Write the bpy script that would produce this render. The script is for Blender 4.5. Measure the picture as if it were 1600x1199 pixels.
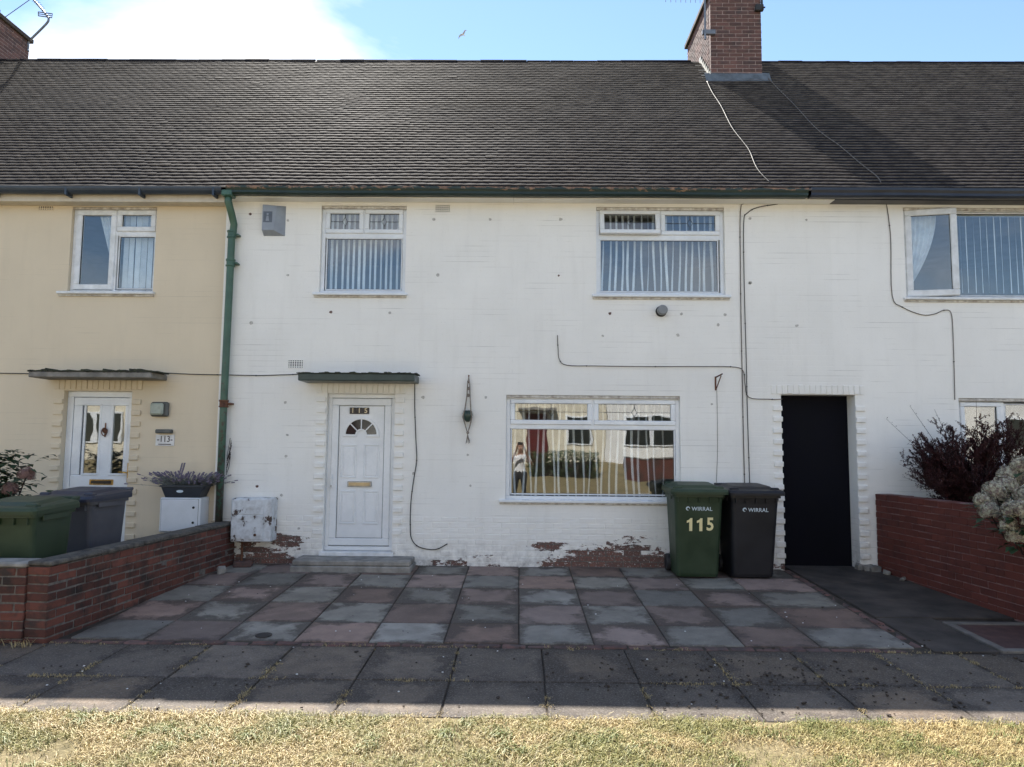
import bpy, bmesh, math, random
from mathutils import Vector, Matrix, noise
from math import sin, cos, pi, radians, tan
random.seed(7)
RND = random.Random(11)
for o in list(bpy.data.objects): bpy.data.objects.remove(o)
scn = bpy.context.scene
COL = scn.collection
# ------------------------------------------------------------------ camera
CAM = Vector((0.10, -9.4, 1.58))
ROT = (Matrix.Rotation(radians(0.62), 3, 'Z') @ Matrix.Rotation(radians(94.9), 3, 'X') @ Matrix.Rotation(radians(0.5), 3, 'Z'))
cd = bpy.data.cameras.new('camera'); cam = bpy.data.objects.new('camera', cd); COL.objects.link(cam)
cam.matrix_world = Matrix.Translation(CAM) @ ROT.to_4x4()
cd.sensor_width = 36; cd.lens = 36 * 1109 / 1600; cd.clip_start = 0.05; cd.clip_end = 3000
scn.camera = cam
# ------------------------------------------------------------------ light
SUN_AZ, SUN_EL = 20.0, 49.1          # behind the terrace, to the left
w = bpy.data.worlds.new('World'); scn.world = w; w.use_nodes = True
nt = w.node_tree; N = nt.nodes; L = nt.links; N.clear()
sky = N.new('ShaderNodeTexSky'); sky.sky_type = 'NISHITA'; sky.sun_disc = False
sky.sun_elevation = radians(SUN_EL); sky.sun_rotation = radians(-SUN_AZ)
sky.air_density = 1.0; sky.dust_density = 0.03; sky.ozone_density = 2.0
tc = N.new('ShaderNodeTexCoord'); mp = N.new('ShaderNodeMapping'); mp.inputs['Scale'].default_value = (1.0, 1.0, 1.9)
mp.inputs['Location'].default_value = (6.34, 3.3, 2.39)
n1 = N.new('ShaderNodeTexNoise'); n1.inputs['Scale'].default_value = 2.1; n1.inputs['Detail'].default_value = 8; n1.inputs['Roughness'].default_value = 0.55; n1.inputs['Distortion'].default_value = 0.25
cr = N.new('ShaderNodeValToRGB'); cr.color_ramp.elements[0].position = 0.50; cr.color_ramp.elements[1].position = 0.70
mx = N.new('ShaderNodeMix'); mx.data_type = 'RGBA'
mx.inputs['B'].default_value = (6.6, 6.7, 6.8, 1)
bg = N.new('ShaderNodeBackground'); bg.inputs['Strength'].default_value = 0.09
wo = N.new('ShaderNodeOutputWorld')
L.new(tc.outputs['Generated'], mp.inputs['Vector']); L.new(mp.outputs['Vector'], n1.inputs['Vector']); L.new(n1.outputs['Fac'], cr.inputs['Fac'])
L.new(cr.outputs['Color'], mx.inputs['Factor']); L.new(sky.outputs['Color'], mx.inputs['A']); L.new(mx.outputs['Result'], bg.inputs['Color']); L.new(bg.outputs['Background'], wo.inputs['Surface'])
sd = bpy.data.lights.new('sun', 'SUN'); sd.energy = 5.0; sd.angle = radians(0.53); sd.color = (1.0, 0.95, 0.87)
so = bpy.data.objects.new('sun', sd); COL.objects.link(so)
to_sun = Vector((-sin(radians(SUN_AZ)) * cos(radians(SUN_EL)), cos(radians(SUN_AZ)) * cos(radians(SUN_EL)), sin(radians(SUN_EL))))
so.rotation_euler = (-to_sun).to_track_quat('-Z', 'Y').to_euler(); so.location = (-3, 8, 20)
vs = scn.view_settings; vs.view_transform = 'Standard'; vs.look = 'None'; vs.gamma = 1; vs.use_curve_mapping = False
vs.exposure = 1.5
scn.render.engine = 'CYCLES'

# ------------------------------------------------------------------ helpers
def at(px, py, Y):
    "point of the vertical plane at depth Y seen at photo pixel (px, py); used to survey the facade"
    d = ROT @ Vector(((px - 800) / 1109, -(py - 599.5) / 1109, -1.0))
    return CAM + d * ((Y - CAM.y) / d.y)
RE, RZ = -0.28, 4.93                    # eaves line of the roof plane (45 degrees)
def at_roof(px, py):
    d = ROT @ Vector(((px - 800) / 1109, -(py - 599.5) / 1109, -1.0))
    t = (RZ + (CAM.y - RE) - CAM.z) / (d.z - d.y); return CAM + d * t
def gz(Y):
    P = [(60, 0.0), (0, 0.0), (-3.4, -0.136), (-4.7, -0.162), (-10.5, -0.17), (-10.6, -0.27), (-15.5, -0.27), (-15.7, -0.15), (-21.0, 0.75), (-600, 0.8)]
    for (a, za), (b, zb) in zip(P, P[1:]):
        if Y >= b: return za + (zb - za) * (a - Y) / (a - b) if Y < a else za
    return P[-1][1]
def wm(o):
    m = o.matrix_basis.copy()
    return wm(o.parent) @ o.matrix_parent_inverse @ m if o.parent else m
def par(c, p, local=False):
    c.parent = p
    if not local: c.matrix_parent_inverse = wm(p).inverted()
    return c
def tag(o, label=None, cat=None, group=None, kind=None):
    if label: o['label'] = label
    if cat: o['category'] = cat
    if group: o['group'] = group
    if kind: o['kind'] = kind
    return o
def empty(name, loc, label=None, cat=None, group=None, rz=0):
    o = bpy.data.objects.new(name, None); COL.objects.link(o); o.location = loc; o.rotation_euler = (0, 0, rz); o.empty_display_size = 0.1
    return tag(o, label, cat, group)
def link(name, me, parent=None, local=False, M=None):
    o = bpy.data.objects.new(name, me); COL.objects.link(o)
    if M is not None: o.matrix_basis = M
    if parent: par(o, parent, local)
    return o
# chamfered box template
def _tmpl():
    V, idx = [], {}
    for sx in (-1, 1):
        for sy in (-1, 1):
            for sz in (-1, 1):
                for ax in range(3):
                    idx[(sx, sy, sz, ax)] = len(V); V.append((sx, sy, sz, ax))
    F = []
    S = (-1, 1)
    for s in S:
        F.append([idx[(s, a, b, 0)] for a, b in ((-1, -1), (1, -1), (1, 1), (-1, 1))])
        F.append([idx[(a, s, b, 1)] for a, b in ((-1, -1), (1, -1), (1, 1), (-1, 1))])
        F.append([idx[(a, b, s, 2)] for a, b in ((-1, -1), (1, -1), (1, 1), (-1, 1))])
    for a in S:
        for b in S:
            F.append([idx[(a, b, -1, 0)], idx[(a, b, 1, 0)], idx[(a, b, 1, 1)], idx[(a, b, -1, 1)]])
            F.append([idx[(a, -1, b, 0)], idx[(a, 1, b, 0)], idx[(a, 1, b, 2)], idx[(a, -1, b, 2)]])
            F.append([idx[(-1, a, b, 1)], idx[(1, a, b, 1)], idx[(1, a, b, 2)], idx[(-1, a, b, 2)]])
            for c in S: F.append([idx[(a, b, c, 0)], idx[(a, b, c, 1)], idx[(a, b, c, 2)]])
    def pos(v): return Vector([v[i] * (1.0 if v[3] == i else 0.8) for i in range(3)])
    out = []
    for f in F:
        p = [pos(V[i]) for i in f]; n = (p[1] - p[0]).cross(p[2] - p[0]); c = sum(p, Vector())
        out.append(f if n.dot(c) > 0 else f[::-1])
    return V, out
TV, TF = _tmpl()
BF = [(0, 1, 3, 2), (4, 6, 7, 5), (0, 4, 5, 1), (2, 3, 7, 6), (0, 2, 6, 4), (1, 5, 7, 3)]
class MB:
    def __init__(s): s.v = []; s.f = []
    def box(s, x0, x1, y0, y1, z0, z1, c=0.0, M=None, jit=0.0):
        n = len(s.v); cx, cy, cz = (x0 + x1) / 2, (y0 + y1) / 2, (z0 + z1) / 2; h = ((x1 - x0) / 2, (y1 - y0) / 2, (z1 - z0) / 2)
        if c <= 0:
            P = [Vector((cx + a * h[0], cy + b * h[1], cz + d * h[2])) for a in (-1, 1) for b in (-1, 1) for d in (-1, 1)]; F = BF
        else:
            c = min(c, min(h) * 0.9)
            P = [Vector([(cx, cy, cz)[i] + v[i] * (h[i] - (0 if v[3] == i else c)) for i in range(3)]) for v in TV]; F = TF
        if jit: P = [p + Vector((RND.uniform(-jit, jit), RND.uniform(-jit, jit), RND.uniform(-jit, jit))) for p in P]
        if M is not None: P = [M @ p for p in P]
        s.v += P; s.f += [tuple(n + i for i in f) for f in F]; return s
    def quad(s, *p):
        n = len(s.v); s.v += [Vector(q) for q in p]; s.f.append(tuple(range(n, n + len(p)))); return s
    def tube(s, pts, r, n=6, cap=True, r1=None):
        pts = [Vector(p) for p in pts]; m = len(s.v); K = len(pts); up = None
        for k, p in enumerate(pts):
            t = (pts[min(k + 1, K - 1)] - pts[max(k - 1, 0)]).normalized()
            if up is None: up = t.orthogonal().normalized()
            up = (up - t * up.dot(t)); up = up.normalized() if up.length > 1e-6 else t.orthogonal().normalized()
            q = t.cross(up); rr = r if r1 is None else r + (r1 - r) * k / max(1, K - 1)
            for i in range(n):
                a = 2 * pi * i / n; s.v.append(p + (up * cos(a) + q * sin(a)) * rr)
        for k in range(K - 1):
            for i in range(n):
                j = (i + 1) % n; s.f.append((m + k * n + i, m + k * n + j, m + (k + 1) * n + j, m + (k + 1) * n + i))
        if cap:
            s.f.append(tuple(m + i for i in range(n))[::-1]); s.f.append(tuple(m + (K - 1) * n + i for i in range(n)))
        return s
    def lathe(s, prof, c=(0, 0, 0), n=16, M=None):
        m = len(s.v)
        for r, z in prof:
            for i in range(n):
                a = 2 * pi * i / n; p = Vector((c[0] + r * cos(a), c[1] + r * sin(a), c[2] + z)); s.v.append(M @ p if M else p)
        for k in range(len(prof) - 1):
            for i in range(n):
                j = (i + 1) % n; s.f.append((m + k * n + i, m + k * n + j, m + (k + 1) * n + j, m + (k + 1) * n + i))
        s.f.append(tuple(m + i for i in range(n))[::-1]); s.f.append(tuple(m + (len(prof) - 1) * n + i for i in range(n)))
        return s
    def prism(s, poly, y0, y1, M=None):
        "polygon of (x, z) extruded along y"
        n = len(s.v); k = len(poly)
        P = [Vector((x, y0, z)) for x, z in poly] + [Vector((x, y1, z)) for x, z in poly]
        s.v += [M @ p for p in P] if M else P
        s.f.append(tuple(range(n, n + k))); s.f.append(tuple(range(n + k, n + 2 * k))[::-1])
        for i in range(k):
            j = (i + 1) % k; s.f.append((n + j, n + i, n + k + i, n + k + j))
        return s
    def ring(s, x0, x1, z0, z1, w, y0, y1, c=0.004, wb=None, wt=None):
        "rectangular frame of four mitre-free bars"
        wb = wb or w; wt = wt or w
        s.box(x0, x1, y0, y1, z0, z0 + wb, c); s.box(x0, x1, y0, y1, z1 - wt, z1, c)
        s.box(x0, x0 + w, y0 + .0015, y1, z0 + wb - .001, z1 - wt + .001, c); s.box(x1 - w, x1, y0 + .0015, y1, z0 + wb - .001, z1 - wt + .001, c); return s
    def mesh(s, name, mat, smooth=False, recalc=False):
        me = bpy.data.meshes.new(name); me.from_pydata([tuple(v) for v in s.v], [], s.f)
        if name.endswith(('grass', 'tufts', 'weeds')):
            at_ = me.attributes.new('blade', 'FLOAT', 'POINT'); at_.data.foreach_set('value', [x for _ in range(len(s.v) // 5) for x in [RND.random()] * 5])
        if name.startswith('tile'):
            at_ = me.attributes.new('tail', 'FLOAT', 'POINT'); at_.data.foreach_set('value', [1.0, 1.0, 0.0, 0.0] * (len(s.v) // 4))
        if recalc:
            b = bmesh.new(); b.from_mesh(me); bmesh.ops.recalc_face_normals(b, faces=b.faces); b.to_mesh(me); b.free()
        for m in (mat if isinstance(mat, (list, tuple)) else [mat]): me.materials.append(m)
        if smooth: me.polygons.foreach_set('use_smooth', [True] * len(me.polygons))
        me.update(); return me
    def build(s, name, mat, parent=None, local=False, smooth=False, recalc=False, M=None):
        return link(name, s.mesh(name, mat, smooth, recalc), parent, local, M)

# ------------------------------------------------------------------ materials
MT = {}
class NB:
    def __init__(s, name):
        s.m = bpy.data.materials.new(name); s.m.use_nodes = True; s.t = s.m.node_tree; s.p = s.t.nodes['Principled BSDF']
    def n(s, typ, **k):
        x = s.t.nodes.new('ShaderNode' + typ)
        for a, v in k.items():
            if a in x.inputs.keys() if isinstance(a, str) else False: s.put(x, a, v)
            else: setattr(x, a, v)
        return x
    def put(s, node, inp, v):
        i = node.inputs[inp]
        if hasattr(v, 'is_output'): s.t.links.new(v, i)
        else: i.default_value = v
    def pos(s): return s.n('NewGeometry').outputs['Position']
    def noise(s, scale, detail=5, rough=.55, vec=None, dist=0.0, sc3=None):
        v = vec or s.pos()
        if sc3:
            mp_ = s.n('Mapping'); s.put(mp_, 'Vector', v); mp_.inputs['Scale'].default_value = sc3; v = mp_.outputs[0]
        x = s.n('TexNoise'); s.put(x, 'Vector', v); s.put(x, 'Scale', scale); s.put(x, 'Detail', detail); s.put(x, 'Roughness', rough); s.put(x, 'Distortion', dist)
        return x.outputs['Fac']
    def ramp(s, fac, *st):
        x = s.n('ValToRGB'); s.put(x, 'Fac', fac); e = x.color_ramp.elements
        while len(e) < len(st): e.new(0.5)
        for el, (p, c) in zip(e, st): el.position = p; el.color = (c, c, c, 1) if not hasattr(c, '__len__') else (*c[:3], 1)
        return x.outputs['Color']
    def mix(s, fac, a, b, mode='MIX'):
        x = s.n('Mix', data_type='RGBA', blend_type=mode)
        for k, v in (('Factor', fac), ('A', a), ('B', b)):
            if not hasattr(v, 'is_output') and hasattr(v, '__len__'): v = (*v[:3], 1)
            s.put(x, k, v)
        return x.outputs['Result']
    def math(s, op, a, b=0.0, clamp=False):
        x = s.n('Math', operation=op, use_clamp=clamp)
        for i, v in enumerate((a, b)):
            if hasattr(v, 'is_output'): s.t.links.new(v, x.inputs[i])
            else: x.inputs[i].default_value = v
        return x.outputs[0]
    def rnd(s): return s.n('ObjectInfo').outputs['Random']
    def bump(s, h, strength=.3, dist=.01, nrm=None):
        x = s.n('Bump'); s.put(x, 'Height', h); s.put(x, 'Strength', strength); s.put(x, 'Distance', dist)
        if nrm: s.put(x, 'Normal', nrm)
        return x.outputs['Normal']
    def out(s, col=None, rough=None, nrm=None, metal=None, spec=None):
        for k, v in (('Base Color', col), ('Roughness', rough), ('Normal', nrm), ('Metallic', metal), ('Specular IOR Level', spec)):
            if v is None: continue
            if k == 'Base Color' and not hasattr(v, 'is_output'): v = (*v[:3], 1)
            s.put(s.p, k, v)
        return s.m
def pm(name, a, b=None, scale=6, rough=.6, bs=60, bstr=.15, bd=.004, rv=0.0, metal=0.0, spec=None, lo=.35, hi=.65):
    "plain procedural material: two colours mixed by noise, fine bump, optional per-object value variation"
    if name in MT: return MT[name]
    b = b or tuple(x * .8 for x in a); q = NB(name)
    f = q.ramp(q.noise(scale), (lo, 0), (hi, 1)); c = q.mix(f, a, b)
    if rv:
        h = q.n('HueSaturation'); q.put(h, 'Color', c); q.put(h, 'Value', q.math('ADD', q.math('MULTIPLY', q.rnd(), 2 * rv), 1 - rv)); c = h.outputs[0]
    r = q.math('ADD', q.math('MULTIPLY', f, .12), rough - .06)
    MT[name] = q.out(c, r, q.bump(q.noise(bs, 4), bstr, bd) if bstr else None, metal, spec); return MT[name]
def wall_paint(name, base, dirt, brickred, peel, joint=.5):
    "masonry paint over brickwork: faint courses, grime, and paint lost towards the damp base"
    q = NB(name); P = q.pos(); sep = q.n('SeparateXYZ'); q.put(sep, 'Vector', P); x, z = sep.outputs['X'], sep.outputs['Z']
    cmb = q.n('CombineXYZ'); q.put(cmb, 'X', x); q.put(cmb, 'Y', z)
    br = q.n('TexBrick'); q.put(br, 'Vector', cmb.outputs[0]); q.put(br, 'Scale', 1.0); q.put(br, 'Brick Width', 60.0); q.put(br, 'Row Height', .072); q.put(br, 'Mortar Size', .006); q.put(br, 'Mortar Smooth', .8)
    big = q.noise(1.1, 4); strk = q.noise(1.0, 6, .6, None, 0, (7, 7, .9)); fine = q.noise(38, 5, .6); mid = q.noise(5, 5)
    c = q.mix(q.ramp(big, (.35, 0), (.7, 1)), base, tuple(v * .93 for v in base))
    c = q.mix(q.math('MULTIPLY', q.ramp(strk, (.52, 0), (.85, 1)), .16), c, dirt)
    c = q.mix(q.math('MULTIPLY', q.ramp(fine, (.6, 0), (.78, 1)), .30), c, dirt)
    # hairline courses that show only here and there
    ln = q.math('MULTIPLY', br.outputs['Fac'], q.ramp(q.noise(1.7, 5, .6, None, .3, (.6, 1, 3.2)), (.52, 0), (.70, 1)))
    c = q.mix(q.math('MULTIPLY', ln, .85 * joint), c, tuple(v * .55 for v in dirt))
    hgt = q.math('ADD', q.math('MULTIPLY', ln, -.6 * joint), q.math('ADD', q.math('MULTIPLY', mid, .6), q.math('MULTIPLY', fine, .25)))
    if peel:
        # flaking mask: grows towards the ground and round the spots where the photo shows bare brick
        m = q.math('SUBTRACT', peel[0], q.math('MULTIPLY', z, peel[1]))
        for (sx, sz, rx, rz, amt) in peel[2]:
            dx = q.math('POWER', q.math('DIVIDE', q.math('SUBTRACT', x, sx), rx), 2.0); dz = q.math('POWER', q.math('DIVIDE', q.math('SUBTRACT', z, sz), rz), 2.0)
            g = q.math('MULTIPLY', q.math('SUBTRACT', 1.0, q.math('ADD', dx, dz), True), amt); m = q.math('ADD', q.math('MAXIMUM', m, -.35), g)
        nz = q.math('ADD', q.math('MULTIPLY', q.noise(4.6, 9, .72, None, .5, (.8, 1, 2.1)), .68), q.math('MULTIPLY', q.noise(19, 8, .75, None, .3, (.7, 1, 1.5)), .32))
        pb = q.n('TexBrick'); q.put(pb, 'Vector', cmb.outputs[0]); q.put(pb, 'Scale', 1.0); q.put(pb, 'Brick Width', .226); q.put(pb, 'Row Height', .0722); q.put(pb, 'Mortar Size', .0); q.put(pb, 'Color1', (0, 0, 0, 1)); q.put(pb, 'Color2', (1, 1, 1, 1)); q.put(pb, 'Mortar', (.5, .5, .5, 1))
        nz = q.math('ADD', q.math('ADD', q.math('MULTIPLY', nz, 1.9), -.56), q.math('MULTIPLY', pb.outputs['Color'], .22))
        pk = q.ramp(q.math('ADD', m, nz), (.72, 0), (.74, 1))
        rb = q.n('TexBrick'); q.put(rb, 'Vector', cmb.outputs[0]); q.put(rb, 'Scale', 1.0); q.put(rb, 'Brick Width', .225); q.put(rb, 'Row Height', .072); q.put(rb, 'Mortar Size', .007); q.put(rb, 'Bias', -.2)
        q.put(rb, 'Color1', (*brickred, 1)); q.put(rb, 'Color2', (brickred[0] * .55, brickred[1] * .6, brickred[2] * .7, 1)); q.put(rb, 'Mortar', (.13, .115, .10, 1))
        rc = q.mix(q.ramp(q.noise(26, 6, .7), (.35, 0), (.7, 1)), rb.outputs['Color'], (.10, .075, .065))
        rc = q.mix(q.ramp(q.noise(48, 5, .7), (.58, 0), (.66, 1)), rc, (.50, .48, .45))
        damp = q.math('MULTIPLY', q.math('SUBTRACT', .42, z, True), 1.0)
        c = q.mix(q.math('MULTIPLY', q.ramp(q.noise(9, 6, .65), (.40, 0), (.72, 1)), q.math('MULTIPLY', damp, 1.6, True)), c, (.20, .18, .165))
        c = q.mix(pk, c, rc); hgt = q.math('SUBTRACT', hgt, q.math('MULTIPLY', pk, .9))
    return q.out(c, .75, q.bump(hgt, .55, .006))
M_WHITE = wall_paint('white_masonry_paint', (.86, .84, .795), (.47, .44, .39), (.21, .085, .06),
    (.185, 1.10, [(1.45, .10, 1.25, .40, .40), (1.70, .42, .50, .08, .30), (.42, .27, .30, .085, .42), (-3.30, .16, .65, .40, .36), (-3.62, .70, .14, .32, .30), (-2.85, .33, .40, .12, .32), (.05, .72, .14, .035, .30)]))
M_WHITE2 = wall_paint('off_white_masonry_paint', (.88, .86, .815), (.50, .48, .43), (.3, .12, .08), None, .6)
M_CREAM = wall_paint('cream_masonry_paint', (.70, .595, .44), (.45, .38, .28), (.3, .12, .08), (.10, 1.2, [(-3.92, .55, .16, .35, .38)]), .30)
M_QUOIN = M_WHITE
M_UPVC = pm('white_upvc', (.80, .82, .84), (.70, .72, .74), 4, .28, 90, .04, .002)
M_UPVC_OLD = pm('weathered_upvc', (.77, .78, .79), (.62, .63, .63), 9, .35, 70, .06, .002)
M_RUBBER = pm('black_gasket', (.02, .02, .022), None, 20, .6)
M_LEAD = pm('lead_came', (.09, .10, .11), None, 30, .5, 80, .1)
M_GREEN = pm('green_gloss_paint', (.026, .050, .043), (.018, .034, .030), 5, .38, 45, .25, .004)
M_GREENR = None
M_BLACKP = pm('black_gutter_plastic', (.014, .017, .026), (.025, .03, .042), 4, .35, 60, .06)
M_NAVYG = pm('slate_grey_gutter_plastic', (.022, .034, .055), (.04, .055, .075), 4, .38, 60, .06)
M_FASCIA = pm('cream_fascia_board', (.66, .60, .50), (.55, .49, .40), 5, .55)
M_TIMBERW = pm('weathered_white_timber', (.68, .65, .60), (.35, .31, .27), 14, .7, 50, .3)
M_DOORBLK = pm('black_painted_boarding', (.0035, .0036, .0065), (.005, .005, .009), 3, .75, 30, .08, .004, 0, 0, .12)
M_CONC = pm('weathered_concrete', (.30, .28, .25), (.17, .16, .145), 7, .9, 70, .5, .006, .12)
M_CONCD = pm('dark_stained_concrete', (.065, .052, .043), (.026, .021, .018), 2.6, .9, 55, .55, .006, .1)
M_PLUG = pm('pale_mortar_plug', (.54, .52, .48), (.40, .38, .35), 30, .9, 90, .4)
M_MOSS = pm('black_moss', (.022, .022, .020), (.055, .06, .035), 30, .95, 90, .8, .01)
M_GOLD = pm('polished_brass', (.62, .40, .13), (.42, .26, .09), 12, .28, 60, .05, .002, 0, 1.0)
M_STEEL = pm('dull_steel', (.42, .42, .42), (.3, .3, .3), 12, .38, 60, .08, .002, 0, 1.0)
M_GALV = pm('galvanised_tube', (.22, .225, .24), (.15, .155, .17), 12, .5, 60, .1, .002, 0, .6)
M_RUST = pm('rusty_iron', (.17, .07, .035), (.07, .035, .025), 25, .85, 80, .4)
M_ALARM = pm('grey_blue_alarm_plastic', (.29, .32, .36), (.23, .255, .30), 6, .45, 60, .08)
M_ALARMD = pm('dark_grey_print', (.12, .14, .175), None, 9, .5)
M_FLUE = pm('grey_flue_plastic', (.24, .25, .26), None, 8, .5)
M_CABLE = pm('black_cable_sheath', (.03, .028, .027), None, 20, .6)
M_CABLEG = pm('grey_brown_cable_sheath', (.17, .145, .12), (.10, .085, .075), 20, .7)
M_CABLEW = pm('pale_coax_sheath', (.085, .075, .062), (.05, .045, .04), 20, .6)
M_ROPE = pm('grey_macrame_cord', (.34, .29, .24), (.16, .13, .11), 60, .95, 120, .6)
M_POTG = pm('dark_green_glass_pot', (.03, .06, .05), None, 9, .3)
M_INNER = pm('plain_inner_wall', (.30, .28, .25), None, 3, .9)
M_BLIND = pm('white_blind_fabric', (.84, .85, .85), (.74, .75, .76), 10, .8, 90, .1)
M_NET = pm('white_net_fabric', (.82, .83, .84), None, 10, .85, 120, .2)
M_NUMD = pm('dark_brown_number_plate', (.035, .025, .02), None, 10, .4)
M_NUMG = pm('pale_gold_numeral', (.72, .58, .36), None, 10, .4)
M_SILVER = pm('grey_white_print', (.62, .72, .80), None, 10, .5)
M_STICK = pm('cream_yellow_sticker', (.86, .76, .42), (.78, .68, .36), 14, .5)
M_PLAQUE = pm('white_house_plaque', (.75, .74, .73), None, 8, .4)
M_BINGREEN = pm('dark_green_bin_plastic', (.020, .038, .018), (.036, .058, .030), 4, .5, 150, .1, .002, 0, 0, .4)
M_BINBLACK = pm('charcoal_bin_plastic', (.009, .009, .012), (.017, .0165, .020), 5, .52, 150, .1, .002, 0, 0, .4)
M_BINGREY = pm('grey_bin_plastic', (.085, .085, .098), (.065, .065, .078), 3, .5, 150, .1, .002)
M_BINNAVY = pm('navy_bin_lid_plastic', (.018, .022, .042), (.026, .030, .050), 3, .45, 150, .1, .002)
M_BOXW = pm('white_meter_box_plastic', (.76, .77, .79), (.70, .71, .72), 6, .4, 60, .05)
M_PLANTER = pm('slate_planter_plastic', (.035, .042, .055), None, 8, .5)
M_SOIL = pm('dry_soil', (.06, .045, .032), (.035, .027, .02), 9, .95, 40, .8, .02)
M_DIRT = pm('dark_dirt_crumb', (.035, .025, .02), (.06, .045, .033), 30, .95, 60, .6)
M_STRAW = pm('dry_straw', (.42, .33, .16), (.30, .22, .11), 30, .85, 60, .2, .003, .2)
M_LEADW = pm('pale_lead_flashing', (.55, .53, .47), (.36, .34, .30), 9, .6, 30, .6, .01)
M_LEADG = pm('grey_mortar_flashing', (.13, .15, .17), (.08, .09, .10), 8, .8, 30, .7, .012)
M_LENS = pm('frosted_lamp_lens', (.38, .42, .36), (.3, .33, .28), 20, .4)
M_LAMPB = pm('dark_grey_lamp_body', (.10, .105, .10), None, 10, .5)
M_MAN = pm('red_brown_access_cover', (.085, .04, .034), (.055, .028, .026), 8, .85, 40, .5, .004)
M_EDGE = pm('crumbled_red_edging', (.17, .085, .07), (.08, .06, .055), 8, .95, 40, .8, .012, .25)
M_GULLW = pm('white_gull_plumage', (.8, .8, .8), None, 10, .8); M_GULLG = pm('grey_gull_plumage', (.42, .42, .44), None, 10, .8)
def painted_metal_flaking():
    q = NB('flaking_white_paint_on_rust'); nz = q.math('ADD', q.math('MULTIPLY', q.noise(7, 7, .6, None, .2), .75), q.math('MULTIPLY', q.noise(42, 5, .7), .25))
    k = q.ramp(nz, (.568, 0), (.58, 1)); a = q.mix(q.ramp(q.noise(14, 6), (.4, 0), (.75, 1)), (.66, .68, .70), (.42, .42, .42))
    r = q.mix(q.ramp(q.noise(50, 4), (.35, 0), (.7, 1)), (.09, .05, .035), (.04, .028, .024))
    return q.out(q.mix(k, a, r), .6, q.bump(q.math('MULTIPLY', k, -1.0), .6, .006))
M_FLAKE = painted_metal_flaking()
def green_gutter():
    q = NB('flaking_green_gutter_paint'); P = q.pos(); nz = q.noise(6, 7, .65, None, .3, (1, 1, 3)); sep = q.n('SeparateXYZ'); q.put(sep, 'Vector', P)
    hi_ = q.math('MULTIPLY', q.math('SUBTRACT', sep.outputs['Z'], 4.895), 2.8); k = q.ramp(q.math('ADD', nz, hi_), (.62, 0), (.65, 1))
    a = q.mix(q.ramp(q.noise(4), (.35, 0), (.7, 1)), (.011, .024, .018), (.018, .036, .027)); r = q.mix(q.ramp(q.noise(18, 5), (.35, 0), (.65, 1)), (.30, .17, .09), (.10, .06, .045))
    return q.out(q.mix(k, a, r), .5, q.bump(q.noise(30), .2, .004))
M_GUTG = green_gutter()
def green_pipe():
    q = NB('worn_green_downpipe_paint'); sep = q.n('SeparateXYZ'); q.put(sep, 'Vector', q.pos())
    k = q.ramp(q.math('ADD', q.noise(16, 7, .65), q.math('MULTIPLY', q.math('SUBTRACT', 2.6, sep.outputs['Z']), .10)), (.60, 0), (.68, 1))
    a = q.mix(q.ramp(q.noise(5), (.35, 0), (.7, 1)), (.055, .125, .085), (.035, .085, .06))
    return q.out(q.mix(k, a, (.055, .045, .035)), .4, q.bump(q.noise(40), .15, .003))
M_PIPE = green_pipe()
def glass(name, tint=(.9, .95, .96), ior=.07):
    q = NB(name); t = q.t; t.nodes.remove(q.p); o = [n for n in t.nodes if n.type == 'OUTPUT_MATERIAL'][0]
    g = q.n('BsdfGlossy'); q.put(g, 'Roughness', 0.003); tr = q.n('BsdfTransparent'); q.put(tr, 'Color', (*tint, 1)); ge = q.n('NewGeometry'); dt = q.n('VectorMath', operation='DOT_PRODUCT'); t.links.new(ge.outputs['Normal'], dt.inputs[0]); t.links.new(ge.outputs['Incoming'], dt.inputs[1])
    om = q.math('SUBTRACT', 1.0, q.math('ABSOLUTE', dt.outputs['Value']), True); fr = q.math('ADD', q.math('MULTIPLY', q.math('POWER', om, 5.0), 1 - ior), ior)
    bmp = q.bump(q.noise(1.7, 2, .5), .06, .03); q.put(g, 'Normal', bmp)
    ms = q.n('MixShader'); q.put(ms, 0, fr); t.links.new(tr.outputs[0], ms.inputs[1]); t.links.new(g.outputs[0], ms.inputs[2]); t.links.new(ms.outputs[0], o.inputs['Surface']); return q.m
M_GLASS = glass('window_glass', (.94, .96, .96), .13)
M_GLASSU = glass('upper_window_glass', (.94, .97, .98), .105)
def dark_glass():
    return pm('smoked_door_glass', (.025, .03, .028), None, 5, .06, 60, .0)
M_GLASSD = dark_glass()
def tile_mat():
    q = NB('aged_clay_roof_tile')
    a = q.mix(q.ramp(q.noise(.8, 4), (.35, 0), (.65, 1)), (.017, .014, .0145), (.012, .0115, .0145)); a = q.mix(q.ramp(q.noise(6.0, 3), (.5, 0), (.7, 1)), a, (.030, .024, .022))
    a = q.mix(q.ramp(q.noise(24, 6, .7), (.60, 0), (.72, 1)), a, (.055, .052, .038)); a = q.mix(q.ramp(q.noise(70, 4, .7), (.66, 0), (.74, 1)), a, (.16, .155, .14))
    t = q.n('Attribute', attribute_name='tail').outputs['Fac']          # worn, lichen-grown tile tails, painted paler to stand in for sunlit glints
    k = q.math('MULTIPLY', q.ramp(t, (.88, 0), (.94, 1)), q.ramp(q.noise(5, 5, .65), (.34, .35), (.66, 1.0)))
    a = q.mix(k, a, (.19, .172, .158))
    return q.out(a, q.math('ADD', q.math('MULTIPLY', q.noise(15), .2), .68), q.bump(q.noise(85, 5, .65), .35, .004), None, .02)
M_TILE = tile_mat()
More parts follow.
